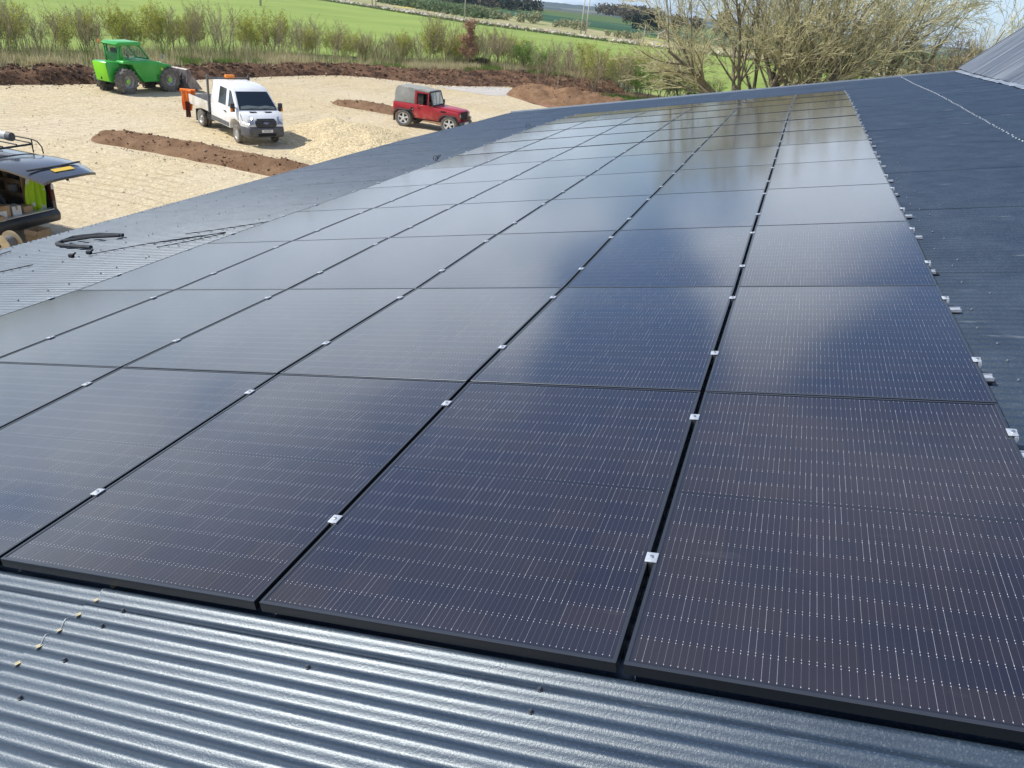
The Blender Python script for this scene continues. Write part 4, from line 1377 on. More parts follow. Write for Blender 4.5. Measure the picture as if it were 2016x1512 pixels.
def pole(x, y, h, lab, arm=True, r=.16):
    o = thing('telegraph_pole', (x, y, 0), lab, 'pole', group='wooden poles in the fields')
    mb = MB(); mb.tube((0, 0, -.2), (0, 0, h), r, r * .7, 8)
    part('post', mb, m_pole, o, smooth=True)
    if arm:
        mb = MB(); mb.box(-.9, .9, -.06, .06, h - .5, h - .38)
        for xx in (-.8, 0, .8): mb.tube((xx, 0, h - .38), (xx, 0, h - .15), .05, .04, 6)
        part('crossarm', mb, m_pole, o)
pole(-50.9, 184.6, 7.2, 'left one of two poles close together at the stone wall', False)
pole(-49.6, 184.0, 7.2, 'right one of two poles close together at the stone wall', False)
pole(-81.0, 187.6, 9.5, 'tall wooden pole rising past the top of the picture', True)
pole(-35.6, 180.5, 3.4, 'short wooden pole near the cottage', False, .10)
pole(-106.5, 188.5, 9, 'left one of a pair of poles beside the young conifers', False)
pole(-105.2, 188.0, 9, 'right one of a pair of poles beside the young conifers', False)
pole(-95.5, 128.1, 7, 'lone dark pole standing in the bright green crop', False, .2)
cot = thing('cottage', (-38.0, 222, 0), 'small stone cottage half hidden behind bare branches', 'house', .3)
cot.scale = (.42, .42, .42)
m_cw = noisy('cottage_stone', (.50, .42, .30), (.38, .32, .23), 2, .9)
mb = MB(); mb.prism([(-4, 0), (4, 0), (4, 2.6), (0, 5.0), (-4, 2.6)], 3.0)
part('wall', mb, m_cw, cot)
mb = MB()
for s in (-1, 1): mb.slab([(s * 4.4, -3.3, 2.35), (s * 4.4, 3.3, 2.35), (0, 3.3, 5.05), (0, -3.3, 5.05)], (0, 0, .15))
rf = part('roof', mb, noisy('cottage_slates', (.22, .20, .17), (.30, .27, .22), 4, .8), cot)
mb = MB(); mb.box(-.5, .5, 2.2, 2.9, 4.3, 6.1); part('chimney', mb, m_cw, rf)
mb = MB()
for zz, xx in ((.9, -2), (.9, 1.4)): mb.box(xx, xx + .9, -3.04, -2.98, zz, zz + 1.1)
for k_ in range(2):
    mw_ = MB(); mw_.box((-2, 1.4)[k_], (-1.1, 2.3)[k_], -3.05, -2.99, .9, 2.0); part('window', mw_, mat('dark_glass', (.02, .025, .03), .08), cot)

# ------------------------------------------------------------ vehicles
m_tyre = noisy('tyre_dusty', (.10, .095, .085), (.21, .185, .15), 9, .9, bs=.3, bd=.01)
m_rimst = noisy('rim_steel', (.42, .42, .40), (.30, .29, .27), 12, .45, metal=.3)
m_rimal = mat('rim_alloy', (.72, .73, .74), .3, .5)
m_glassd = mat('vehicle_glass', (.015, .022, .028), .06, 0, .8)
m_blackp = noisy('black_plastic', (.022, .023, .025), (.045, .045, .045), 5, .55)
m_greyp = noisy('grey_bumper', (.075, .08, .088), (.13, .125, .115), 4, .6)
m_dark = mat('dark_void', (.008, .008, .008), .8)
m_orange = mat('orange_lens', (.85, .24, .02), .4)
m_lamp = mat('lamp_clear', (.34, .38, .42), .10, .5, .8)
m_red = mat('lamp_red', (.45, .01, .012), .2)
m_plw = mat('plate_white', (.78, .78, .74), .4)
m_ply = mat('plate_yellow', (.78, .52, .06), .4)
m_txt = mat('plate_text', (.015, .015, .015), .5)

def wheel(parent, x, y, r, w, side, style='steel', z=None, lug=0, lean=0.0):
    """side: +1 outer face towards +y"""
    e = sub('wheel', parent, (x, y, r if z is None else z), (0, 0, lean))
    mb = MB()
    h = w / 2
    rr_ = r * (.62 if style != 'farm' else .52)
    mb.lathe([(rr_, -h * .85), (r * .84, -h), (r * .96, -h * .88), (r, -h * .6), (r, h * .6), (r * .96, h * .88), (r * .84, h), (rr_, h * .85)], 28, 'Y')
    if lug:
        for k in range(lug):
            for sgn in (-1, 1):
                a = 2 * PI * (k + (.25 if sgn > 0 else 0)) / lug
                T = Matrix.Rotation(a, 4, 'Y') @ Matrix.Translation((0, sgn * h * .5, r * 1.0)) @ Matrix.Rotation(sgn * .55, 4, 'Z')
                mb.box(-.035, .035, -h * .5, h * .5, -.035, .035, 0, T)
    part('tyre', finish(mb, 'tyre', 0, smooth=True), m_tyre, e)
    mb = MB()
    s = side
    if style == 'alloy':
        mb.lathe([(rr_, s * h * .86), (rr_ * .90, s * h * .80), (rr_ * .86, s * h * .2)], 28, 'Y')
        for k in range(5):
            T = Matrix.Rotation(2 * PI * k / 5, 4, 'Y')
            mb.box(-rr_ * .17, rr_ * .17, min(s * h * .45, s * h * .72), max(s * h * .45, s * h * .72), rr_ * .1, rr_ * .92, 0, T)
        mb.lathe([(0, s * h * .80), (rr_ * .32, s * h * .78), (rr_ * .34, s * h * .5)], 16, 'Y')
        o = part('rim', finish(mb, 'rim', 0), m_rimal, e)
        mb = MB(); mb.lathe([(0, s * h * .15), (rr_ * .9, s * h * .15)], 20, 'Y')
        part('brake_disc', mb, m_dark, e)
    elif style == 'farm':
        mb.lathe([(rr_, s * h * .86), (rr_ * .90, s * h * .74), (rr_ * .80, s * h * .25), (rr_ * .45, s * h * .18), (rr_ * .42, s * h * .5), (0, s * h * .5)], 28, 'Y')
        part('rim', finish(mb, 'rim', 0), m_rimst, e)
        mb = MB(); mb.lathe([(rr_ * .40, s * h * .5), (rr_ * .38, s * h * .62), (rr_ * .15, s * h * .66), (0, s * h * .66)], 12, 'Y')
        part('hub', finish(mb, 'hub', 0), mat('hub_green', (.30, .62, .06), .5), e)
    else:
        mb.lathe([(rr_, s * h * .86), (rr_ * .92, s * h * .80), (rr_ * .80, s * h * (.35 if style == 'dish' else .55)), (rr_ * .45, s * h * (.1 if style == 'dish' else .6)), (rr_ * .30, s * h * .7), (0, s * h * .7)], 28, 'Y')
        part('rim', finish(mb, 'rim', 0), m_rimst, e)
    return e
def txt(name, body, size, parent, loc, rot, m, ext=.002, sx=1.0):
    cu = bpy.data.curves.new(name, 'FONT')
    cu.body = body; cu.size = size; cu.extrude = ext
    cu.align_x = 'CENTER'; cu.align_y = 'CENTER'
    cu.space_character = 1.05
    cu.materials.append(m)
    tmp = bpy.data.objects.new(name, cu)
    col.objects.link(tmp)
    me = bpy.data.meshes.new_from_object(tmp.evaluated_get(bpy.context.evaluated_depsgraph_get()))
    bpy.data.objects.remove(tmp)
    me.materials.clear(); me.materials.append(m)
    o = bpy.data.objects.new(name, me)
    col.objects.link(o); o.parent = parent
    o.location = loc; o.rotation_euler = rot; o.scale = (sx, 1, 1)
    return o
def sidepane(pts, wf, side, off=.006, th=.006):
    """window or trim lying on a body side"""
    mb = MB()
    a = [(x, side * (wf(x, z) + off), z) for x, z in pts]
    mb.slab(a, (0, -side * (off + th), 0))
    return mb

# ---- white double cab tipper
m_white = noisy('white_paint', (.80, .81, .82), (.72, .72, .70), 1.5, .25, spec=.6)
m_whited = noisy('white_dusty', (.66, .64, .58), (.50, .45, .36), 2.2, .5)
TR = thing('tipper_truck', (-23.50, 26.25, 0), 'white double cab tipper truck with black grille parked facing the barn', 'truck', R(-29.5))
TR.scale = (1, .84, .90)
WB = 3.50
def tw(x, z):
    base_ = .99 if z < 1.25 else .99 - (z - 1.25) * .20
    if x > WB + .45: base_ -= (x - WB - .45) * .38
    return base_
mb = MB()
F = WB
mb.prism([(1.18, .52), (F - .54, .50), (F - .50, .72), (F - .33, .90), (F, .97), (F + .33, .90), (F + .47, .74), (F + .47, 1.30), (F + .30, 1.34), (1.18, 1.27)], tw)
mb2 = MB()
mb2.prism([(F + .47, .62), (F + .82, .62), (F + .90, .86), (F + .84, 1.08), (F + .62, 1.25), (F + .47, 1.305)], tw)
mb3 = MB()
mb3.prism([(1.18, 1.26), (F + .30, 1.33), (F - .38, 2.06), (F - .62, 2.17), (F - 1.2, 2.24), (1.30, 2.22), (1.18, 2.12)], tw)
body = MB()
for q in (mb, mb2, mb3):
    me_ = finish(q, 'tmp', .035, 2)
    body.add([tuple(v.co) for v in me_.vertices], [tuple(p.vertices) for p in me_.polygons])
cab = part('cab', body, m_white, TR, smooth=True)
cab.data.set_sharp_from_angle(angle=R(35))
mb = MB()
def wsp(u, v, off=.012):      # windscreen plane
    b0, t0 = Vector((F + .285, 0, 1.355)), Vector((F - .36, 0, 2.045))
    p = b0.lerp(t0, v)
    hw = tw(p.x - .05, p.z) - .07
    nrm = Vector((.72, 0, .68)).normalized()
    return tuple(Vector((p.x, u * hw, p.z)) + nrm * off)
mb.slab([wsp(-1, .04), wsp(1, .04), wsp(.97, .95), wsp(-.97, .95)], (-.01, 0, -.01))
part('windscreen', mb, m_glassd, TR)
mb = MB(); mb.slab([wsp(-.95, .02, .02), wsp(.95, .02, .02), wsp(.93, .07, .02), wsp(-.93, .07, .02)], (-.01, 0, -.01)); 
mb.tube(wsp(-.6, .05, .035), wsp(.05, .13, .035), .010, .006, 5); mb.tube(wsp(.15, .05, .035), wsp(.75, .13, .035), .010, .006, 5)
part('wiper', mb, m_blackp, TR)
mb = MB(); mb.slab([wsp(-.93, .06, .015), wsp(.93, .06, .015), wsp(.90, .17, .015), wsp(.45, .24, .015), wsp(.1, .19, .015), wsp(-.5, .25, .015), wsp(-.88, .20, .015)], (-.004, 0, -.004))
part('dashboard', mb, mat('dashboard_pale', (.17, .20, .18), .25, 0, .8), TR)
for s in (-1, 1):
    part('side_window', sidepane([(F - .62, 1.38), (F + .02, 1.40), (F - .48, 2.00), (F - .66, 2.04)], tw, s), m_glassd, TR)
    part('side_window', sidepane([(F - 1.55, 1.38), (F - .86, 1.38), (F - .90, 2.04), (F - 1.55, 2.06)], tw, s), m_glassd, TR)
    mb = sidepane([(1.20, .56), (F - .58, .55), (F - .58, .72), (1.20, .74)], tw, s, .012, .01)
    part('side_moulding', mb, m_greyp, TR)
    part('door_seam', sidepane([(F - .75, .60), (F - .735, .60), (F - .735, 2.0), (F - .75, 2.0)], tw, s, .002, .002), m_dark, TR)
    part('door_handle', sidepane([(F - .98, 1.12), (F - .80, 1.12), (F - .80, 1.16), (F - .98, 1.16)], tw, s, .03, .02), m_blackp, TR)
    hd = MB()
    hy = lambda x: tw(x, 1.1) 
    hd.slab([(F + .60, s * (hy(F + .60) + .012), .95), (F + .90, s * (hy(F + .88) - .005), .90), (F + .925, s * .56, .91), (F + .80, s * .58, 1.17), (F + .50, s * (hy(F + .50) + .012), 1.25)], (-.06, -s * .02, -.02))
    h_ = part('headlight', hd, m_lamp, TR)
    mi = MB(); mi.box(F + .10, F + .20, s * .98 - .0, s * 1.04, 1.42, 1.46); mi.box(F + .06, F + .18, min(s * 1.04, s * 1.22), max(s * 1.04, s * 1.22), 1.28, 1.62)
    mr = part('mirror', finish(mi, 'mirror', .03), m_blackp, TR)
    mi = MB(); mi.box(F + .12, F + .19, min(s * 1.15, s * 1.235), max(s * 1.15, s * 1.235), 1.30, 1.42)
    part('indicator', finish(mi, 'indicator', .01), m_orange, mr)
    fg = MB(); fg.box(F + .80, F + .885, min(s * .66, s * .80), max(s * .66, s * .80), .58, .68)
    part('fog_light', finish(fg, 'fog_light', .02), m_dark, TR)
mb = MB()
mb.prism([(F + .46, .40), (F + .86, .36), (F + .97, .44), (F + .985, .70), (F + .93, .80), (F + .46, .80)], lambda x, z: tw(x, .8) + .015)
part('bumper', finish(mb, 'bumper', .05), m_greyp, TR)
mb = MB()
gy = [(.42, .80), (.50, .88), (.50, 1.02), (.40, 1.12)]
gp = [(F + .955 - (z - .8) * .28, y, z) for y, z in gy] + [(F + .955 - (z - .8) * .28, -y, z) for y, z in gy[::-1]]
mb.slab(gp, (-.10, 0, 0))
g_ = part('grille', finish(mb, 'grille', .015), m_blackp, TR)
for k in range(4):
    mb = MB(); z = .85 + .065 * k; x = F + .958 - (z - .8) * .28
    mb.box(x, x + .012, -.44, .44, z, z + .018)
    part('grille_bar', mb, m_greyp, g_)
mb = MB(); mb.lathe([(0, .012), (.9, .012), (1.0, 0)], 24, 'X')
o = part('emblem', mb, mat('emblem_silver', (.75, .76, .78), .25, .6), g_); o.scale = (1, .125, .055); o.location = (F + .915, 0, .955); o.rotation_euler = (0, -.27, 0)
mb = MB(); mb.lathe([(0, .016), (.82, .016), (.84, .010)], 24, 'X')
o = part('emblem', mb, mat('emblem_blue', (.02, .05, .20), .3), g_); o.scale = (1, .125, .052); o.location = (F + .915, 0, .955); o.rotation_euler = (0, -.27, 0)
txt('emblem_text', 'Ford', .075, g_, (F + .935, 0, .953), (PI / 2, 0, PI / 2), mat('emblem_white', (.8, .8, .8), .4), .001)
mb = MB(); mb.box(F + .985, F + 1.0, -.26, .26, .59, .705)
np_ = part('number_plate', mb, m_plw, TR)
txt('plate_text', 'V9 MTF', .092, np_, (F + 1.003, 0, .647), (PI / 2, 0, PI / 2), m_txt, .001, 1.1)
mb = MB(); mb.box(F + .93, F + .99, -.42, .42, .44, .55); part('lower_intake', mb, m_dark, TR)
for s in (-1, 1):
    mb = MB(); mb.slab([(F + .50, s * .20, 1.312), (F + .42, s * .20, 1.325), (F + .42, s * .52, 1.325), (F + .50, s * .52, 1.312)], (0, 0, .01)); part('bonnet_vent', mb, m_dark, TR)
# headboard, beacon, bed, chassis
mb = MB()
for s in (-1, 1): mb.box(1.02, 1.10, s * 1.0 - .04, s * 1.0 + .04, .80, 2.38)
mb.box(1.02, 1.10, -1.0, 1.0, 2.20, 2.27); mb.box(1.04, 1.08, -1.0, 1.0, .80, 1.30)
for k in range(7): mb.box(1.045, 1.075, -.96 + k * .32 - .012, -.96 + k * .32 + .012, 1.3, 2.2)
part('headboard', mb, m_greyp, TR)
mb = MB(); mb.box(1.12, 1.30, -.22, .22, 2.27, 2.40)
part('beacon', finish(mb, 'beacon', .03), m_orange, TR)
bed = part('cargo_bed', (lambda q: (q.box(-1.05, .98, -1.0, 1.0, .82, .88), q)[1])(MB()), noisy('bed_floor', (.16, .16, .16), (.25, .24, .22), 3, .6), TR)
for nm, bx in (('dropside', (-1.05, .98, -1.03, -.99, .84, 1.24)), ('dropside', (-1.05, .98, .99, 1.03, .84, 1.24)), ('tailboard', (-1.09, -1.05, -1.0, 1.0, .84, 1.24))):
    mb = MB(); mb.box(*bx)
    if nm == 'dropside':
        yy = bx[2] if bx[2] < 0 else bx[3]
        for zz in (.93, 1.03, 1.13): mb.box(-1.03, .96, yy - .008, yy + .008, zz, zz + .02)
    part(nm, mb, m_whited, bed)
mb = MB(); mb.box(-1.0, F, -.42, -.30, .55, .78); mb.box(-1.0, F, .30, .42, .55, .78); mb.tube((0, -.8, .36), (0, .8, .36), .09, .09, 8); mb.box(.5, 1.0, .45, .85, .45, .78); mb.box(.55, 1.05, -.9, -.5, .42, .76)
part('chassis', mb, m_dark, TR)
for s in (-1, 1):
    wheel(TR, F, s * .87, .365, .22, s, 'steel', lean=R(-6))
    wheel(TR, 0, s * .90, .365, .19, s, 'dish')
    wheel(TR, 0, s * .66, .365, .19, s, 'dish')
    mb = MB(); mb.box(-.45, -.42, min(s * .56, s * 1.0), max(s * .56, s * 1.0), .18, .70); part('mud_flap', mb, m_blackp, TR)

def cloth(name, w, h, m, seed, amp=.05, nx=14, nz=18, taper=None):
    mb = MB()
    vs = []
    for side in (0, 1):
        for j in range(nz + 1):
            for i in range(nx + 1):
                x, z = (i / nx - .5), -j / nz
                ww = w * (taper(j / nz) if taper else 1)
                y = amp * noise.noise(Vector((x * 5 + seed, z * 1.6, seed))) + amp * .6 * math.sin(x * 19 + seed + z * 2) + side * .012
                vs.append((x * ww, y, z * h + .03 * noise.noise(Vector((x * 4, 0, seed)))))
    W = nx + 1; K = W * (nz + 1)
    fs = [(j * W + i, j * W + i + 1, (j + 1) * W + i + 1, (j + 1) * W + i) for j in range(nz) for i in range(nx)]
    fs += [tuple(K + q for q in f[::-1]) for f in fs]
    mb.add(vs, fs)
    me = mb.mesh(name)
    me.materials.append(m)
    for p in me.polygons: p.use_smooth = True
    return me
m_hvo = noisy('hi_vis_orange', (.90, .22, .03), (.75, .15, .02), 6, .8)
t_, b_ = nt(m_hvo)
jk = part('hi_vis_jacket', cloth('hi_vis_jacket', .62, .75, m_hvo, 4, .09, taper=lambda q: 1 - .35 * q))
Tm = Matrix.Translation(TR.location) @ Matrix.Rotation(R(-29.5), 4, 'Z')
jk.matrix_world = Tm @ Matrix.Translation((-1.14, -.90, 1.19)) @ Matrix.Rotation(R(38), 4, 'Z')
tag(jk, 'orange hi-vis jacket hung over the rear corner of the tipper bed', 'jacket')
mb = MB(); mb.box(-.28, .28, -.02, .10, -.40, -.20)
sl_ = part('sleeve', cloth('sleeve', .2, .62, mat('jacket_dark', (.10, .02, .015), .8), 9, .06), None, jk, loc=(.05, -.06, -.40))
mb = MB(); mb.tube((-.30, .02, .02), (.30, .16, .04), .075, .06, 8); mb.tube((-.25, .12, .0), (.22, .02, .03), .06, .05, 8)
part('collar', finish(mb, 'collar', 0, smooth=True), m_hvo, jk)

# ---- red off-road vehicle with canvas top
m_redp = mat('red_paint', (.42, .022, .030), .35, 0, .5)
t, b = nt(m_redp)
O = objc(t)
f = t.ramp(t.noise(O, 2.6, 5, .6), .42, .66, 0, .8)
oz = t.xyz(O)[2]
f = t.m('MULTIPLY', f, t.ramp(oz, 1.0, .45, 0, 1))
t.link(t.mix(f, t.mix(t.ramp(t.noise(O, .9, 3, .5), .4, .6), (.40, .018, .030), (.48, .035, .045)), (.50, .27, .17)), b.inputs['Base Color'])
t.link(t.m('ADD', .3, f), b.inputs['Roughness'])
m_canv = noisy('canvas_grey', (.25, .25, .225), (.34, .335, .30), 2.0, .9, bs=.5, bd=.03, bscale=5)
RV = thing('off_road_vehicle', (-18.50, 33.84, 0), 'short red off-road vehicle with grey canvas rear top, muddy door and pale wheels', 'car', R(1.5))
W2 = 2.36
RV.scale = (1, .92, .90)
hw_ = .80
mb = MB()
def arch(xc, z0, r_, n=6, flat=.55):
    return [(xc + r_ * math.cos(PI - PI * i / n), z0 + r_ * 1.0 * math.sin(PI - PI * i / n)) for i in range(n + 1)]
ra = [(-.50, .55)] + [(-.44, .70), (-.30, .86), (.30, .86), (.44, .70), (.50, .52)]
fa = [(W2 - .50, .52), (W2 - .42, .70), (W2 - .28, .84), (W2 + .28, .84), (W2 + .40, .68), (W2 + .40, .55)]
mb.prism([(-.56, .66)] + ra + fa + [(W2 + .44, .55), (W2 + .44, 1.00), (W2 + .38, 1.06), (1.52, 1.15), (1.44, 1.20), (-.56, 1.20)], hw_)
part('body', finish(mb, 'body', .025), m_redp, RV, smooth=True)
mb = MB(); mb.prism([(1.50, 1.155), (W2 + .42, 1.055), (W2 + .42, 1.08), (W2 + .35, 1.125), (1.48, 1.215)], .62)
part('bonnet', finish(mb, 'bonnet', .02), m_redp, RV, smooth=True)
# canvas
mb = MB()
def cw_(x, z): return .79 - max(0, z - 1.25) * .13 - (.07 if z > 1.86 else 0)
mb.prism([(-.54, 1.19), (.56, 1.19), (.56, 1.84), (1.28, 1.83), (1.24, 1.92), (.6, 1.985), (-.40, 2.0), (-.52, 1.90)], cw_)
me_ = finish(mb, 'canvas_top', .05, 3)
bm = bmesh.new(); bm.from_mesh(me_)
bmesh.ops.subdivide_edges(bm, edges=bm.edges, cuts=3, use_grid_fill=True)
for v in bm.verts:
    v.co += v.normal * .018 * noise.noise(v.co * 4.5)
bm.to_mesh(me_); bm.free()
part('canvas_top', me_, m_canv, RV, smooth=True)
# cab frame: pillars, door top, windscreen frame
mb = MB()
for s in (-1, 1):
    y0, y1 = sorted((s * .775, s * .70))
    mb.box(.56, .65, y0, y1, 1.19, 1.83); mb.box(.56, 1.26, y0, y1, 1.77, 1.83); mb.box(1.20, 1.26, y0, y1, 1.19, 1.8)
part('door_frame', finish(mb, 'door_frame', .01), m_redp, RV)
mb = MB()
for a_, c_ in (((1.47, -.72, 1.20), (1.27, -.68, 1.86)), ((1.47, .72, 1.20), (1.27, .68, 1.86)), ((1.27, -.70, 1.86), (1.27, .70, 1.86)), ((1.47, -.74, 1.22), (1.47, .74, 1.22)), ((1.37, 0, 1.22), (1.27, 0, 1.86))):
    mb.tube(a_, c_, .032, .032, 6)
part('windscreen_frame', mb, m_blackp, RV)
mb = MB(); mb.slab([(1.46, -.68, 1.24), (1.46, .68, 1.24), (1.285, .66, 1.83), (1.285, -.66, 1.83)], (.008, 0, 0))
m_seeg = mat('windscreen_pale', (.50, .53, .46), .08, 0, .8)
m_seeg.node_tree.nodes['Principled BSDF'].inputs['Transmission Weight'].default_value = .75
part('windscreen', mb, m_seeg, RV)
mb = MB(); mb.box(1.475, 1.50, -.66, .66, 1.235, 1.26); part('wiper', mb, m_blackp, RV)
for s in (-1, 1):
    d = MB()
    y = s * (hw_ + .006)
    d.slab([(.66, y, .60), (1.42, y, .60), (1.50, y, .80), (1.46, y, 1.185), (.66, y, 1.185)], (0, -s * .01, 0))
    dr = part('door', finish(d, 'door', .004, 1), m_redp, RV)
    d = MB(); d.box(.72, .84, min(y, y + s * .02), max(y, y + s * .02), 1.02, 1.05); part('handle', d, m_dark, dr)
    d = MB(); d.slab([(.64, s * .70, 1.20), (.95, s * .70, 1.20), (.95, s * .70, 1.78), (.64, s * .70, 1.78)], (0, s * .01, 0)); part('door_glass', d, m_glassd, dr)
    for (xa, pts) in (('wheel_arch', ra), ('wheel_arch', fa)):
        d = MB()
        y0 = s * (hw_ - .01); y1 = s * (hw_ + .075)
        q = pts
        for (a_, c_) in zip(q[:-1], q[1:]):
            xm = (q[0][0] + q[-1][0]) / 2
            def outp(p, k=.055):
                v = Vector((p[0] - xm, p[1] - .45)); v = v.normalized() * k
                return (p[0] + v.x, p[1] + v.y)
            oa, oc = outp(a_), outp(c_)
            d.add([(a_[0], y0, a_[1]), (c_[0], y0, c_[1]), (oc[0], y0, oc[1]), (oa[0], y0, oa[1]), (a_[0], y1, a_[1]), (c_[0], y1, c_[1]), (oc[0], y1 - s * .02, oc[1]), (oa[0], y1 - s * .02, oa[1])],
                  [(0, 1, 2, 3), (7, 6, 5, 4), (0, 4, 5, 1), (2, 6, 7, 3), (0, 3, 7, 4), (1, 5, 6, 2)])
        part('wheel_arch', finish(d, 'wheel_arch', 0), mat('arch_black', (.025, .025, .027), .6), RV)
    wheel(RV, 0, s * .74, .43, .25, s, 'alloy'); wheel(RV, W2, s * .74, .43, .25, s, 'alloy')
    d = MB(); d.tube((1.42, s * .80, 1.16), (1.40, s * .96, 1.30), .014, .014, 5); d.box(1.36, 1.40, min(s * .90, s * 1.02), max(s * .90, s * 1.02), 1.20, 1.42)
    part('mirror', d, m_blackp, RV)
    d = MB(); d.lathe([(0, .03), (.085, .02), (.09, 0)], 16, 'X', (W2 + .445, s * .56, .88)); part('headlight', d, m_lamp, RV)
    d = MB(); d.lathe([(0, .02), (.035, .015), (.036, 0)], 10, 'X', (W2 + .445, s * .72, .80)); part('indicator', d, m_orange, RV)
    d = MB(); d.box(-.53, -.51, min(s * .58, s * .80), max(s * .58, s * .80), .22, .62); part('mud_flap', d, mat('mud_flap_tan', (.12, .085, .05), .9), RV)
d = MB(); d.box(W2 - .46, W2 - .20, -.806, -.80, .98, 1.06); part('wing_vent', d, m_dark, RV)
d = MB(); d.box(.36, .50, -.808, -.80, .86, 1.02); fl_ = part('fuel_filler', d, m_dark, RV)
d = MB(); d.box(.43, .48, -.812, -.808, .90, .95); part('filler_cap', d, mat('cap_grey', (.5, .4, .4), .5), fl_)
d = MB(); d.box(W2 + .435, W2 + .455, -.44, .44, .66, 1.04)
g_ = part('grille', d, m_dark, RV)
for k in range(6):
    d = MB(); d.box(W2 + .455, W2 + .463, -.40, .40, .70 + .055 * k, .715 + .055 * k); part('grille_bar', d, m_blackp, g_)
d = MB(); d.box(W2 + .48, W2 + .58, -.78, .78, .48, .60); part('bumper', finish(d, 'bumper', .01), m_greyp, RV)
d = MB(); d.box(W2 + .58, W2 + .595, -.26, .26, .46, .57); part('number_plate', d, m_plw, RV)
d = MB(); d.tube((W2 + .50, .5, .62), (W2 + .60, .5, .80), .03, .03, 6); d.box(W2 + .48, W2 + .54, .62, .80, .60, .80); part('bar_light', d, m_lamp, RV)
d = MB(); d.box(-.55, W2 + .4, -.36, -.26, .42, .56); d.box(-.55, W2 + .4, .26, .36, .42, .56); d.tube((0, -.7, .385), (0, .7, .385), .06, .06, 8); d.tube((W2, -.7, .385), (W2, .7, .385), .06, .06, 8); d.box(.6, W2 - .55, -.70, .70, .46, .52)
part('chassis', d, m_dark, RV)
d = MB(); d.box(1.02, 1.10, -.45, -.30, 1.1, 1.45); d.lathe([(.19, 0), (.20, .015), (.19, .03)], 20, 'X', (1.12, -.36, 1.30)); part('steering_wheel', d, m_blackp, RV)
d = MB(); d.box(.62, .98, -.62, -.16, 1.05, 1.20); d.box(.60, .72, -.62, -.16, 1.1, 1.62); d.box(.62, .98, .16, .62, 1.05, 1.20); d.box(.60, .72, .16, .62, 1.1, 1.62); part('seat', finish(d, 'seat', .03), m_blackp, RV)

# ---- green telehandler
m_green = noisy('green_paint', (.035, .36, .045), (.06, .42, .07), 1.2, .3, spec=.5)
m_lime = noisy('lime_panel', (.22, .70, .015), (.28, .74, .03), 1.2, .4)
m_mud = noisy('muddy_under', (.13, .09, .055), (.055, .05, .045), 3, .9)
TL = thing('telehandler', (-32.24, 29.66, 0), 'small bright green telehandler with tall cab and bucket at the edge of the yard', 'telehandler', R(82.6))
WT = 2.47
rw_ = .56
mb = MB()      # right hand engine pod
pod = [(.62, .92), (.98, .50), (1.92, .50), (2.12, .96), (2.42, 1.16), (2.72, 1.17), (2.66, 1.27), (2.22, 1.33), (1.50, 1.50), (-.10, 1.46), (-.14, 1.34), (.40, 1.30)]
mb.prism(pod, -.28, y0=-.80)
part('engine_cover', finish(mb, 'engine_cover', .035), m_green, TL, smooth=True)
mb = MB(); mb.box(-.70, 2.75, -.26, .28, .52, 1.10)
part('chassis', finish(mb, 'chassis', .03), m_mud, TL)
mb = MB(); mb.prism([(.35, .50), (1.95, .50), (2.1, .95), (.20, 1.05)], .75, y0=.28); part('lower_body', finish(mb, 'lower_body', .03), m_green, TL)
mb = MB()      # boom
mb.box(-.72, 2.45, -.26, .10, 1.06, 1.34)
bo = part('boom', finish(mb, 'boom', .03), m_green, TL)
mb = MB(); mb.slab([(2.45, -.25, 1.10), (2.95, -.25, .55), (3.05, -.25, .62), (2.55, -.25, 1.34)], (0, .34, 0)); part('boom_nose', finish(mb, 'boom_nose', .02), m_green, bo)
for yy in (-.16, .05):
    mb = MB(); mb.tube((2.55, yy, .98), (3.02, yy, .52), .04, .04, 8); part('tilt_ram', mb, m_bolt, bo)
# cab: posts, roof, floor, glass
cb_ = sub('cab', TL)
cx0, cx1, cy0, cy1 = .12, 1.62, -.16, .78
mb = MB()
mb.prism([(.20, 2.24), (1.40, 2.26), (1.48, 2.18), (1.44, 2.10), (.10, 2.08), (-.04, 2.14)], .84, y0=-.26)
part('roof', finish(mb, 'roof', .035), m_green, cb_, smooth=True)
def bar(mb, a_, c_, r_=.04): mb.tube(a_, c_, r_, r_, 6)
mb = MB()
for yy in (cy0, cy1):
    bar(mb, (.22, yy, 1.15), (.16, yy, 2.12)); bar(mb, (.30, yy, 1.2), (.30, yy, 2.12), .055); bar(mb, (1.36, yy, 2.12), (1.88, yy, 1.50)); bar(mb, (1.88, yy, 1.50), (1.90, yy, 1.2))
bar(mb, (.16, cy0, 2.10), (.16, cy1, 2.10)); bar(mb, (1.88, cy0, 1.48), (1.88, cy1, 1.48)); bar(mb, (1.36, cy0, 2.12), (1.36, cy1, 2.12))
part('cab_frame', finish(mb, 'cab_frame', 0), m_green, cb_, smooth=True)
mb = MB(); mb.prism([(.24, 1.10), (1.94, 1.10), (1.92, 1.46), (1.30, 1.48), (.62, 1.52), (.34, 1.70), (.24, 1.74)], .79, y0=-.19)
part('cab_body', finish(mb, 'cab_body', .02), m_green, cb_)
mb = MB(); mb.box(.10, .68, -.17, .78, 1.10, 1.26); part('cab_floor', mb, m_green, cb_)
m_cg = mat('cab_glass', (.75, .85, .82), .0, 0, .5, IOR=1.1)
m_cg.node_tree.nodes['Principled BSDF'].inputs['Transmission Weight'].default_value = .96
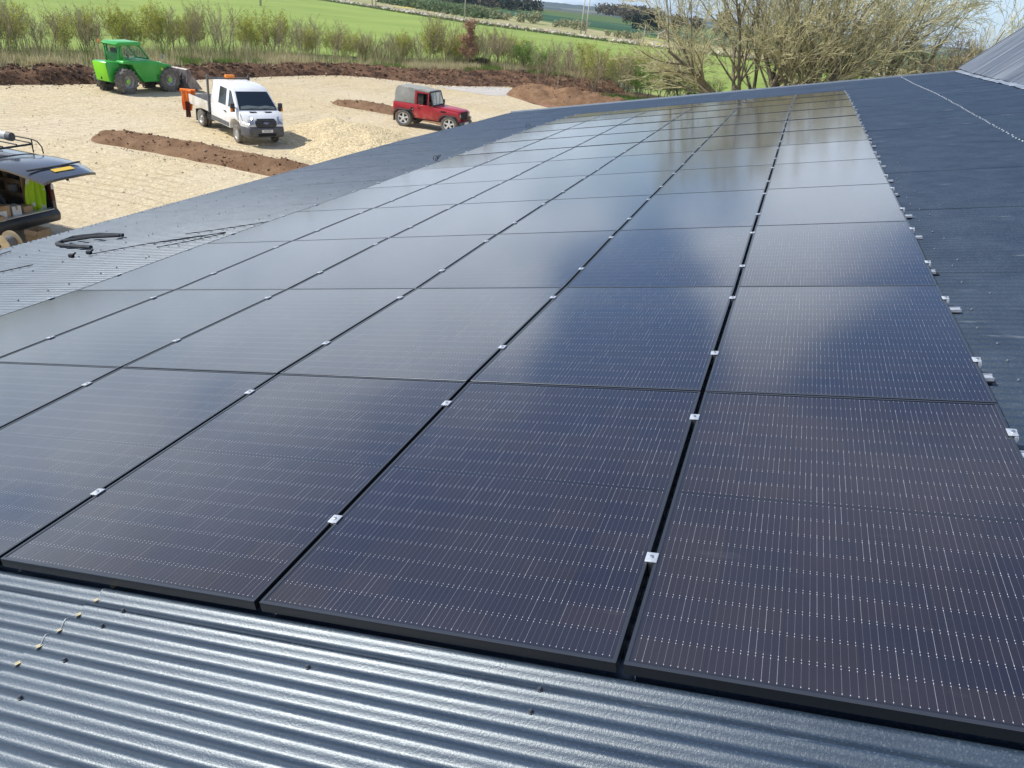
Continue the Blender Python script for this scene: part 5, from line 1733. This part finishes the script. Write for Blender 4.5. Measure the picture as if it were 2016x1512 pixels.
for yy in (cy0 - .01, cy1 + .01):
    mb = MB(); mb.slab([(.40, yy, 1.70), (.64, yy, 1.56), (1.30, yy, 1.51), (1.84, yy, 1.50), (1.40, yy, 2.04), (1.32, yy, 2.09), (.48, yy, 2.09), (.40, yy, 2.02)], (0, .006, 0)); part('side_window', mb, m_cg, cb_)
mb = MB(); mb.slab([(1.90, cy0, 1.50), (1.90, cy1, 1.50), (1.38, cy1, 2.09), (1.38, cy0, 2.09)], (.006, 0, .004)); part('windscreen', mb, m_cg, cb_)
mb = MB(); mb.slab([(.20, cy0, 1.30), (.20, cy1, 1.30), (.155, cy1, 2.06), (.155, cy0, 2.06)], (.006, 0, 0)); part('rear_window', mb, m_cg, cb_)
mb = MB(); mb.box(.35, .75, .10, .55, 1.26, 1.42); mb.box(.30, .42, .10, .55, 1.4, 1.95); part('seat', finish(mb, 'seat', .04), m_blackp, cb_)
mb = MB(); mb.tube((1.15, .32, 1.40), (1.0, .32, 1.66), .03, .03, 6); mb.lathe([(.17, 0), (.18, .015), (.17, .03)], 16, 'X', (1.0, .32, 1.68)); part('steering_wheel', mb, m_blackp, cb_)
mb = MB(); mb.lathe([(0, .11), (.045, .09), (.055, .0), (0, 0)], 12, 'Z', (-.14, .72, 2.18)); mb.box(-.16, .12, .70, .74, 2.13, 2.17); part('beacon', mb, m_orange, cb_)
# rear counterweight with lime panel
mb = MB(); mb.prism([(-.70, .52), (-.46, .48), (-.10, 1.0), (-.10, 1.40), (-.76, 1.42), (-.82, 1.36)], .42, y0=-.50)
cw = part('counterweight', finish(mb, 'counterweight', .03), m_green, TL)
mb = MB(); mb.slab([(-.71, -.48, .55), (-.71, .40, .55), (-.83, .40, 1.38), (-.83, -.48, 1.38)], (-.02, 0, 0)); part('rear_panel', finish(mb, 'rear_panel', .01), m_lime, cw)
mb = MB(); mb.box(-.755, -.72, -.02, .06, .60, .72); part('rear_lamp', mb, m_dark, cw)
mb = MB(); mb.tube((2.45, -.50, 1.2), (2.45, -.50, 1.62), .012, .012, 5); mb.box(2.41, 2.49, -.58, -.42, 1.52, 1.70); part('work_lamp', mb, m_bolt, TL)
mb = MB(); mb.box(2.02, 2.14, -.815, -.80, 1.02, 1.14); part('sticker', mb, mat('sticker_yellow', (.55, .60, .12), .5), TL)
mb = MB()
for zz in (.62, .70, .78): mb.box(1.72, 1.86, -.812, -.80, zz, zz + .03)
part('vent', mb, m_dark, TL)
mb = MB()
for k in range(3): mb.box(2.50 + .09 * k, 2.54 + .09 * k, -.812, -.79, 1.02, 1.18)
part('front_grille', mb, m_dark, TL)
mb = MB(); mb.box(-.1, .30, -.84, -.80, 1.38, 1.42); mb.tube((-.05, -.82, 1.42), (-.05, -.82, 1.75), .015, .015, 5); part('hand_rail', mb, m_green, TL)
for s in (-1, 1):
    wheel(TL, 0, s * .74, rw_, .38, s, 'farm', lug=16, lean=R(6)); wheel(TL, WT, s * .74, rw_, .38, s, 'farm', lug=16)
    mb = MB()
    q = [(WT + .62 * math.cos(R(a_)), .56 + .66 * math.sin(R(a_))) for a_ in range(150, 15, -15)]
    for (a_, c_) in zip(q[:-1], q[1:]):
        mb.box(0, 1, 0, 1, 0, 1) if False else mb.add([(a_[0], s * .58, a_[1]), (c_[0], s * .58, c_[1]), (c_[0], s * .92, c_[1]), (a_[0], s * .92, a_[1])], [(0, 1, 2, 3)])
    if s > 0: part('mudguard', mb, m_green, TL)
mb = MB(); mb.tube((0, -.7, .56), (0, .7, .56), .10, .10, 8); mb.tube((WT, -.7, .56), (WT, .7, .56), .10, .10, 8); part('axle', mb, m_mud, TL)
# bucket
m_buck = noisy('worn_bucket', (.16, .13, .13), (.33, .30, .29), 4, .45, metal=.4)
bk = sub('bucket', TL, (3.22, -.12, 0))
bk.scale = (1.1, 1.08, 1.38)
mb = MB()
bp = [(.10, .80), (-.02, .30), (.06, .12), (.28, .06), (.86, .05), (.86, .07), (.30, .085), (.09, .15), (.02, .32), (.03, .76)]
mb.prism(bp, 1.02)
part('bucket_shell', finish(mb, 'bucket_shell', 0), m_buck, bk)
for s in (-1, 1):
    mb = MB(); mb.slab([(0, s * 1.0, .78), (-.02, s * 1.0, .30), (.06, s * 1.0, .12), (.28, s * 1.0, .06), (.86, s * 1.0, .06), (.30, s * 1.0, .60), (.16, s * 1.0, .80)], (0, s * .02, 0)); part('side_plate', mb, m_buck, bk)
for yy in (-.72, -.30, .30, .72):
    mb = MB(); mb.slab([(-.02, yy, .70), (-.12, yy, .55), (-.10, yy, .26), (.0, yy, .18)], (0, .05, 0)); part('rib', mb, m_blackp, bk)
mb = MB(); mb.box(-.14, -.06, -.45, .45, .30, .62); part('carriage', mb, m_dark, bk)

# ---- black van with raised tailgate
m_vanp = mat('van_black', (.020, .024, .030), .18, 0, .6)
m_vanp.node_tree.nodes['Principled BSDF'].inputs['Coat Weight'].default_value = .6
VX, VY = -16.70, 11.05
VN = thing('van', (VX, VY, 0), 'black van with its tailgate raised and plywood shelving inside', 'van', 0)
VN.scale = (1.1, .95, 1.06)
VW, VH = .88, 1.76
def vw(x, z):
    return VW - max(0, z - 1.0) * .13 - (.03 if z < .45 else 0)
# shell built as separate walls so that the load space is open to the rear (+x)
mb = MB()
sec = [(-.0, .30), (0, .95), (-.13, 1.74)]
for s in (-1, 1):
    for zz in ((.30, .55), (.55, 1.0), (1.0, 1.4), (1.4, 1.70)):
        z0, z1 = zz
        def rx(z): return .0 if z < .9 else -(z - .9) * .16
        a_ = [(rx(z0) + .02, s * vw(0, z0), z0), (rx(z1) + .02, s * vw(0, z1), z1), (-4.4, s * vw(0, z1), z1), (-4.4, s * vw(0, z0), z0)]
        i_ = [(p[0], p[1] - s * .09, p[2]) for p in a_]
        mb.add(a_ + i_, [(0, 1, 2, 3), (7, 6, 5, 4), (0, 4, 5, 1), (2, 6, 7, 3)])
part('side_wall', finish(mb, 'side_wall', 0, smooth=True), m_vanp, VN)
mb = MB()
vs = []
for i in range(9):
    q = -1 + 2 * i / 8
    y = q * vw(0, 1.70)
    z = 1.70 + .085 * (1 - q * q) ** .6
    vs.append((y, z))
for (y0, z0), (y1, z1) in zip(vs[:-1], vs[1:]):
    mb.add([(-.10, y0, z0), (-.10, y1, z1), (-4.2, y1, z1), (-4.2, y0, z0), (-.10, y0, z0 - .04), (-.10, y1, z1 - .04), (-4.2, y1, z1 - .04), (-4.2, y0, z0 - .04)], [(0, 1, 2, 3), (7, 6, 5, 4), (0, 4, 5, 1)])
part('roof', finish(mb, 'roof', 0, smooth=True), m_vanp, VN)
mb = MB(); mb.box(-4.3, -.02, -.80, .80, .44, .50); part('floor', mb, noisy('van_floor', (.10, .08, .06), (.05, .045, .04), 4, .8), VN)
mb = MB(); mb.box(-2.6, -2.55, -.80, .80, .5, 1.68); part('bulkhead', mb, m_dark, VN)
mb = MB(); mb.prism([(-4.4, .3), (-4.4, 1.1), (-4.9, 1.05), (-5.2, .7), (-5.2, .3)], .84); mb.prism([(-3.3, 1.0), (-4.5, 1.05), (-3.8, 1.66), (-3.3, 1.7)], .78); part('nose', finish(mb, 'nose', .05), m_vanp, VN)
mb = MB(); mb.prism([(-.12, .26), (.10, .30), (.13, .46), (.06, .56), (-.10, .56)], .88)
part('bumper', finish(mb, 'bumper', .04), noisy('van_bumper', (.028, .03, .032), (.05, .05, .045), 3, .35), VN)
mb = MB(); mb.box(-.06, .07, -.76, .76, .561, .575); part('sill_strip', mb, m_alu, VN)
for s in (-1, 1):
    mb = MB()
    zz = [.72, .95, 1.2, 1.42]
    a_ = [((.022 if z < .9 else .022 - (z - .9) * .16), s * (vw(0, z) - .10), z) for z in zz] + [((.022 if z < .9 else .022 - (z - .9) * .16), s * (vw(0, z) + .004), z) for z in zz[::-1]]
    mb.slab(a_, (-.10, s * .004, 0)); tl = part('tail_light', finish(mb, 'tail_light', .008), m_red if s < 0 else mat('lamp_dark_red', (.06, .004, .005), .3), VN)
    mb = MB(); mb.box(.022, .030, min(s * .80, s * .87), max(s * .80, s * .87), .98, 1.08); part('reversing_lens', mb, m_plw, tl)
    mb = MB(); mb.tube((-.14, s * .74, 1.62), (.12, s * .72, 1.30) if False else (-.05, s * .72, 1.10), .012, .012, 6); mb.tube((-.05, s * .72, 1.10), (.35, s * .74, 1.66), .008, .008, 6)
    part('gas_strut', mb, m_bolt, VN)
    wheel(VN, -.95, s * .78, .32, .21, s, 'steel'); wheel(VN, -3.9, s * .78, .32, .21, s, 'steel')
# tailgate: hinged at the roof edge, pointing out over the rear
mb = MB()
TG = []
n1_, n2_ = 10, 8
for j in range(n2_ + 1):
    q = j / n2_
    x = -.12 + q * 1.50
    z = 1.765 + .07 * math.sin(q * PI * .75) - .17 * q * q
    for i in range(n1_ + 1):
        yy = -1 + 2 * i / n1_
        hwid = (.80 - .0 * q) - .10 * max(0, q - .72) ** 1.0 * 3 * (1 if abs(yy) == 1 else 0)
        TG.append((x + .10 * (1 - yy * yy) * q, yy * hwid, z - .075 * abs(yy) ** 3))
W_ = n1_ + 1
fs = [(j * W_ + i, j * W_ + i + 1, (j + 1) * W_ + i + 1, (j + 1) * W_ + i) for j in range(n2_) for i in range(n1_)]
K_ = len(TG)
mb.add(TG + [(x, y * .97, z - .05) for x, y, z in TG], fs + [tuple(K_ + q for q in f[::-1]) for f in fs] +
       [(i, i + 1, K_ + i + 1, K_ + i) for i in range(n1_)] + [(n2_ * W_ + i, K_ + n2_ * W_ + i, K_ + n2_ * W_ + i + 1, n2_ * W_ + i + 1) for i in range(n1_)] +
       [(j * W_, (j + 1) * W_, K_ + (j + 1) * W_, K_ + j * W_) for j in range(n2_)] + [(j * W_ + n1_, K_ + j * W_ + n1_, K_ + (j + 1) * W_ + n1_, (j + 1) * W_ + n1_) for j in range(n2_)])
tgm = mb.mesh('tailgate'); tgm.materials.append(mat('tailgate_paint', (.05, .06, .078), .22, .2, .8, Coat_Weight=.5))
for p in tgm.polygons: p.use_smooth = True
tg = part('tailgate', tgm, None, VN)
tg.data.set_sharp_from_angle(angle=R(45))
def tgz(q): return 1.765 + .07 * math.sin(q * PI * .75) - .17 * q * q
mb = MB(); mb.slab([(.99, -.70, tgz(.70) - .010), (1.03, -.70, tgz(.72) - .012), (1.12, 0, tgz(.72) + .004), (1.03, .70, tgz(.72) - .012), (.99, .70, tgz(.70) - .012), (1.08, 0, tgz(.70) + .004)], (0, 0, .02)); part('trim_ridge', mb, m_dark, tg)
mb = MB(); mb.slab([(1.16, -.26, tgz(.80) + .012), (1.27, -.26, tgz(.875) + .008), (1.28, .26, tgz(.875) + .008), (1.17, .26, tgz(.80) + .012)], (0, 0, .008)); part('number_plate', mb, m_ply, tg)
mb = MB(); mb.box(1.20, 1.30, -.12, .08, tgz(.88) - .15, tgz(.88) - .05); mb.box(1.24, 1.28, .02, .06, tgz(.88) - .20, tgz(.88) - .1); part('latch', mb, m_dark, tg)
# roof rack
mb = MB()
for yy in (-.72, -.36, 0, .36, .72): mb.tube((-4.0, yy, 1.93), (-.25, yy, 1.93), .014, .014, 6)
for xx in (-.25, -1.1, -2.0, -2.9, -3.8): mb.tube((xx, -.76, 1.90), (xx, .76, 1.90), .022, .022, 6)
for yy in (-.76, .76):
    mb.tube((-4.0, yy, 2.0), (-.25, yy, 2.0), .014, .014, 6)
    for xx in (-.25, -2.0, -3.8): mb.tube((xx, yy, 1.72), (xx, yy, 2.0), .014, .014, 6)
mb.path([(-.25, .76, 2.0), (-.10, .76, 1.98), (.0, .76, 1.88), (.02, .76, 1.74)], .014)
part('roof_rack', mb, m_blackp, VN)
mb = MB(); mb.lathe([(.0, -3.6), (.085, -3.6), (.085, -.22), (.0, -.22)], 20, 'X', (-.25, .45, 2.05))
pt = part('pipe_tube', finish(mb, 'pipe_tube', 0, smooth=True), noisy('pipe_grey', (.62, .63, .62), (.50, .51, .50), 3, .4), VN)
pt.data.set_sharp_from_angle(angle=R(40))
mb = MB(); mb.lathe([(0, .02), (.09, .02), (.092, -.10)], 20, 'X', (-.46, .45, 2.05)); part('end_cap', mb, m_greyp, pt)
# plywood shelving on the far side of the load space
m_ply = noisy('plywood', (.46, .33, .19), (.38, .26, .14), 5, .7)
sh = MB()
sh.box(-.30, -.28, .32, .76, .5, 1.66); sh.box(-1.3, -1.28, .40, .76, .5, 1.66); sh.box(-2.5, -.30, .75, .77, .5, 1.66)
for zz in (.78, 1.06, 1.34): sh.box(-2.5, -.30, .44, .75, zz, zz + .02); sh.box(-2.5, -.30, .43, .445, zz, zz + .09)
sh.box(-.9, -.88, .44, .75, .8, 1.62)
part('shelving', sh, m_ply, VN)
mb = MB(); mb.box(-2.5, -2.45, -.76, .42, .5, 1.66); 
for zz in (.8, 1.1, 1.38): mb.box(-2.45, -2.1, -.5, .42, zz, zz + .03)
part('bulkhead_shelves', mb, m_ply, VN)

def carton(lx, ly, h, name, loc, rz, label, openb=False, sheet_=False, group=None, m=None):
    m = m or noisy('cardboard', (.46, .31, .17), (.40, .265, .14), 4, .85)
    o = thing(name, loc, label, 'box', rz, group)
    mb = MB()
    if openb:
        tt = .006
        for bx in ((-lx / 2, lx / 2, -ly / 2, -ly / 2 + tt, 0, h), (-lx / 2, lx / 2, ly / 2 - tt, ly / 2, 0, h), (-lx / 2, -lx / 2 + tt, -ly / 2 + tt, ly / 2 - tt, 0, h), (lx / 2 - tt, lx / 2, -ly / 2 + tt, ly / 2 - tt, 0, h), (-lx / 2 + tt, lx / 2 - tt, -ly / 2 + tt, ly / 2 - tt, .001, tt)): mb.box(*bx)
    else: mb.box(-lx / 2, lx / 2, -ly / 2, ly / 2, 0, h)
    part('carton', finish(mb, 'carton', .003, 1) if not openb else mb, m, o)
    if openb:
        for s in (-1, 1):
            mb = MB(); mb.slab([(-lx / 2, s * ly / 2, h), (lx / 2, s * ly / 2, h), (lx / 2 - .02, s * (ly / 2 + .05), h - .09), (-lx / 2 + .02, s * (ly / 2 + .05), h - .09)], (0, 0, .004)); part('flap', mb, m, o)
        mb = MB()
        r_ = random.Random(3)
        for _ in range(14): mb.box(*(lambda x, y, z: (x, x + .09, y, y + .07, z, z + .05))(r_.uniform(-lx / 2 + .01, lx / 2 - .1), r_.uniform(-ly / 2 + .01, ly / 2 - .09), r_.uniform(.02, h - .16)))
        part('contents', mb, noisy('carton_contents', (.20, .12, .07), (.05, .04, .04), 20, .8), o)
    else:
        mb = MB(); mb.box(-lx / 2 - .001, lx / 2 + .0015, -.022, .022, h - .08, h + .0015); part('tape', mb, mat('parcel_tape', (.42, .27, .12), .4), o)
    if sheet_:
        mb = MB(); mb.box(lx / 2 + .0016, lx / 2 + .003, -ly * .3, ly * .28, h * .2, h * .68); lb = part('label_sheet', mb, m_plw, o)
    return o
GB = 'cardboard boxes at the back of the van'
carton(.34, .36, .33, 'cardboard_box', (VX - .24, VY - .44, .531), R(-14), 'brown cardboard box with white label inside the van opening', False, True, GB)
carton(.24, .20, .28, 'cardboard_box', (VX - .16, VY - .12, .531), R(-8), 'white box standing between brown boxes inside the van', False, False, GB, noisy('white_card', (.72, .72, .70), (.66, .66, .64), 3, .7))
carton(.24, .24, .22, 'cardboard_box', (VX - .18, VY + .16, .531), R(4), 'small plain brown box right of the white one in the van', False, False, GB)
carton(.22, .26, .16, 'cardboard_box', (VX - .05, VY - .66, .531), R(-5), 'small brown box in the left corner of the van sill', False, False, GB)
carton(.12, .26, .10, 'parcel', (VX - .75, VY - .10, .531), R(30), 'small silver grey parcel lying deeper inside the van', False, False, None, mat('parcel_grey', (.4, .42, .43), .5))
m_hvy = noisy('hi_vis_yellow', (.55, .78, .02), (.42, .62, .02), 5, .8)
t, b = nt(m_hvy)
oz = t.xyz(objc(t))
st = t.m('MULTIPLY', t.m('GREATER_THAN', t.noise(objc(t), 4.5, 2, .4), .60), 1.0)
t.link(t.mix(st, t.mix(t.noise(objc(t), 9, 2, .5), (.50, .76, .02), (.36, .58, .02)), (.70, .72, .70)), b.inputs['Base Color'])
hv = part('hi_vis_vest', cloth('hi_vis_vest', .44, 1.08, m_hvy, 2, .07, 16, 24, lambda q: .55 + .45 * min(1, q * 1.6)))
hv.location = (VX - .12, VY + .50, 1.66); hv.rotation_euler = (0, R(4), R(75))
tag(hv, 'yellow-green hi-vis vest with silver patches hanging at the van opening', 'vest')
dk = part('dark_coat', cloth('dark_coat', .5, .95, noisy('coat_navy', (.02, .025, .045), (.04, .045, .07), 5, .9), 6, .10, 14, 18, lambda q: .6 + .4 * q))
dk.location = (VX - .34, VY - .56, 1.62); dk.rotation_euler = (0, R(-10), R(70))
tag(dk, 'dark navy coats hanging inside the left of the van', 'coat')
# things inside shelves
r_ = random.Random(9)
SHL = ['red tin on the top shelf', 'black case on the top shelf', 'white roll on the middle shelf', 'grey tub on the middle shelf', 'dark bag on the lower shelf', 'pale pack on the lower shelf']
for k in range(6):
    zz = (1.36, 1.36, 1.08, 1.08, .80, .80)[k]; xx = (-.55, -.9, -.5, -.8, -.5, -.95)[k]
    mb = MB()
    if k in (0, 2): mb.lathe([(0, 0), (.07, 0), (.07, .17), (0, .17)], 14, 'Z')
    else: mb.box(-.10, .10, -.08, .08, 0, .16)
    o = part(('tin', 'tool_case', 'tape_roll', 'plastic_tub', 'tool_bag', 'pack')[k], finish(mb, 'x', .012), (m_red, m_blackp, m_plw, m_greyp, m_dark, m_plw)[k])
    o.location = (VX + xx, VY + .55, (zz + .02) * 1.06 + .003)
    tag(o, SHL[k] + ' in the van', ('tin', 'case', 'roll', 'tub', 'bag', 'pack')[k])
carton(.34, .36, .36, 'open_box', (-16.32, 10.98, 0), R(6), 'open empty-looking cardboard box on the gravel behind the van', True)

# cable reels on the ground
m_reel = noisy('reel_board', (.58, .46, .28), (.50, .38, .22), 6, .8)
def reel(loc, rz, tilt, label, cable):
    o = thing('cable_reel', loc, label, 'cable reel', rz)
    rr_ = .24
    for s in (-1, 1):
        mb = MB(); mb.lathe([(.035, s * .17), (rr_, s * .17), (rr_, s * .19), (.035, s * .19), (.035, s * .17)], 32, 'Y', (0, 0, rr_))
        part('flange', finish(mb, 'flange', 0), m_reel, o)
    mb = MB(); mb.lathe([(.14, -.17), (.15, -.14), (.15, .14), (.14, .17)], 24, 'Y', (0, 0, rr_)); part('cable_winding', finish(mb, 'cable_winding', 0, smooth=True), cable, o)
    mb = MB(); mb.lathe([(0, -.192), (.04, -.192), (.04, .192), (0, .192)], 12, 'Y', (0, 0, rr_)); part('spindle_hole', mb, m_dark, o)
    o.rotation_euler = (tilt, 0, rz)
    return o
reel((-16.25, 10.12, 0.0), R(12), 0, 'wooden cable reel wound with grey cable on the gravel behind the van', noisy('cable_grey', (.13, .13, .13), (.22, .22, .21), 60, .6))


# ------------------------------------------------------------ odds and ends lying on the roof
def rpath(pts, n=.0):
    return [RP(v, u, CREST + zroof(u) + n + h) for v, u, h in pts]
def roofline(name, pts, r_, label, cat, m, group=None, seg=6):
    ps = rpath(pts, r_ + .001)
    c0 = ps[len(ps) // 2].copy()
    mb = MB(); mb.path([p - c0 for p in ps], r_, seg)
    o = part(name, finish(mb, name, 0, smooth=True), m); o.location = c0
    return tag(o, label, cat, group)
def arcpts(a, b_, bulge, n=10, h=0):
    out = []
    for i in range(n + 1):
        q = i / n
        v = a[0] + (b_[0] - a[0]) * q; u = a[1] + (b_[1] - a[1]) * q
        L = math.hypot(b_[0] - a[0], b_[1] - a[1])
        nv, nu = -(b_[1] - a[1]) / L, (b_[0] - a[0]) / L
        k = bulge * math.sin(PI * q)
        out.append((v + nv * k, u + nu * k, h * math.sin(PI * q)))
    return out
m_hose = noisy('hose_black', (.008, .008, .010), (.02, .02, .023), 8, .45)
hose = [(-8.95, 5.98, .0), (-9.3, 5.93, .03), (-9.62, 5.82, .03), (-9.72, 5.70, .0), (-9.66, 5.58, .0), (-9.4, 5.48, 0), (-9.0, 5.38, 0), (-8.80, 5.33, 0)]
roofline('trunking_strip', hose, .024, 'thick black bent trunking strip with two arms lying on the roof', 'trunking', m_hose)
roofline('trunking_strip', [(-9.62, 5.66, .02), (-9.3, 5.80, .03), (-8.95, 5.92, .01)], .020, 'short black trunking strip tucked inside the bent one', 'trunking', m_hose)
roofline('cable', arcpts((-7.35, 6.02), (-8.1, 5.5), .06), .0050, 'upper thin black cable trailing from the array edge', 'cable', m_hose, 'thin black cables on the roof beside the array')
roofline('cable', arcpts((-7.32, 5.98), (-8.5, 5.05), -.10), .0050, 'longest thin black cable trailing from the array edge', 'cable', m_hose, 'thin black cables on the roof beside the array')
roofline('cable', arcpts((-7.3, 5.95), (-7.75, 5.3), .04), .0050, 'lower thin black cable trailing from the array edge', 'cable', m_hose, 'thin black cables on the roof beside the array')
roofline('cable', arcpts((-7.0, 6.7), (-7.95, 6.0), .05), .0050, 'single thin black cable further up beside the array', 'cable', m_hose, 'thin black cables on the roof beside the array')
roofline('cable', arcpts((-9.6, 4.3), (-10.2, 5.35), .12), .0055, 'thin black cable near the eave at the picture edge', 'cable', m_hose, 'thin black cables on the roof beside the array')
roofline('cable', arcpts((-9.2, 3.6), (-8.9, 4.6), .06), .0055, 'short thin black cable at the left picture edge', 'cable', m_hose, 'thin black cables on the roof beside the array')
for i, (v, u) in enumerate(((-8.62, 4.88), (-8.50, 5.02))):
    mb = MB(); mb.box(-.03, .03, -.02, .02, .012, .05); mb.tube((0, 0, .03), (.05, .02, .075), .012, .012, 6)
    o = part('cable_connector', finish(mb, 'cable_connector', .004), m_rub)
    o.location = RP(v, u, CREST + zroof(u)); tag(o, ('left', 'right')[i] + ' one of two small black connectors lying by the cable end', 'connector')
for i, (v, u) in enumerate(((-7.25, 11.9), (-7.30, 17.4))):
    o = thing('cable_loop', RP(v, u, CREST + zroof(u)), ('wiry loop of black cable standing at the left array edge', 'small dark cable stub further along the left array edge')[i], 'cable')
    mb = MB()
    for k in range(4 if i == 0 else 1):
        a0 = k * .8
        mb.path([.55 * Vector((.10 * math.cos(a0 + q) * (1 - .1 * k), .12 * math.sin(a0) + .05 * k - .1, .09 + .10 * math.sin(a0 * 2 + q) + .0)) for q in [j * .55 for j in range(8)]], .006, 5)
    part('loop', finish(mb, 'loop', 0), m_rub, o)


# ------------------------------------------------------------ haze
mb = MB(); mb.box(-4200, 4200, -300, 4400, -130, 30)
hz = part('haze', mb)
tag(hz, kind='stuff')
m_hz = bpy.data.materials.new('haze_air'); m_hz.use_nodes = True
hn = m_hz.node_tree; hn.nodes.clear()
pv = hn.nodes.new('ShaderNodeVolumePrincipled'); ho = hn.nodes.new('ShaderNodeOutputMaterial')
pv.inputs['Color'].default_value = (.72, .84, 1.0, 1); pv.inputs['Density'].default_value = .00013; pv.inputs['Anisotropy'].default_value = .3
hn.links.new(pv.outputs[0], ho.inputs['Volume'])
hz.data.materials.append(m_hz)
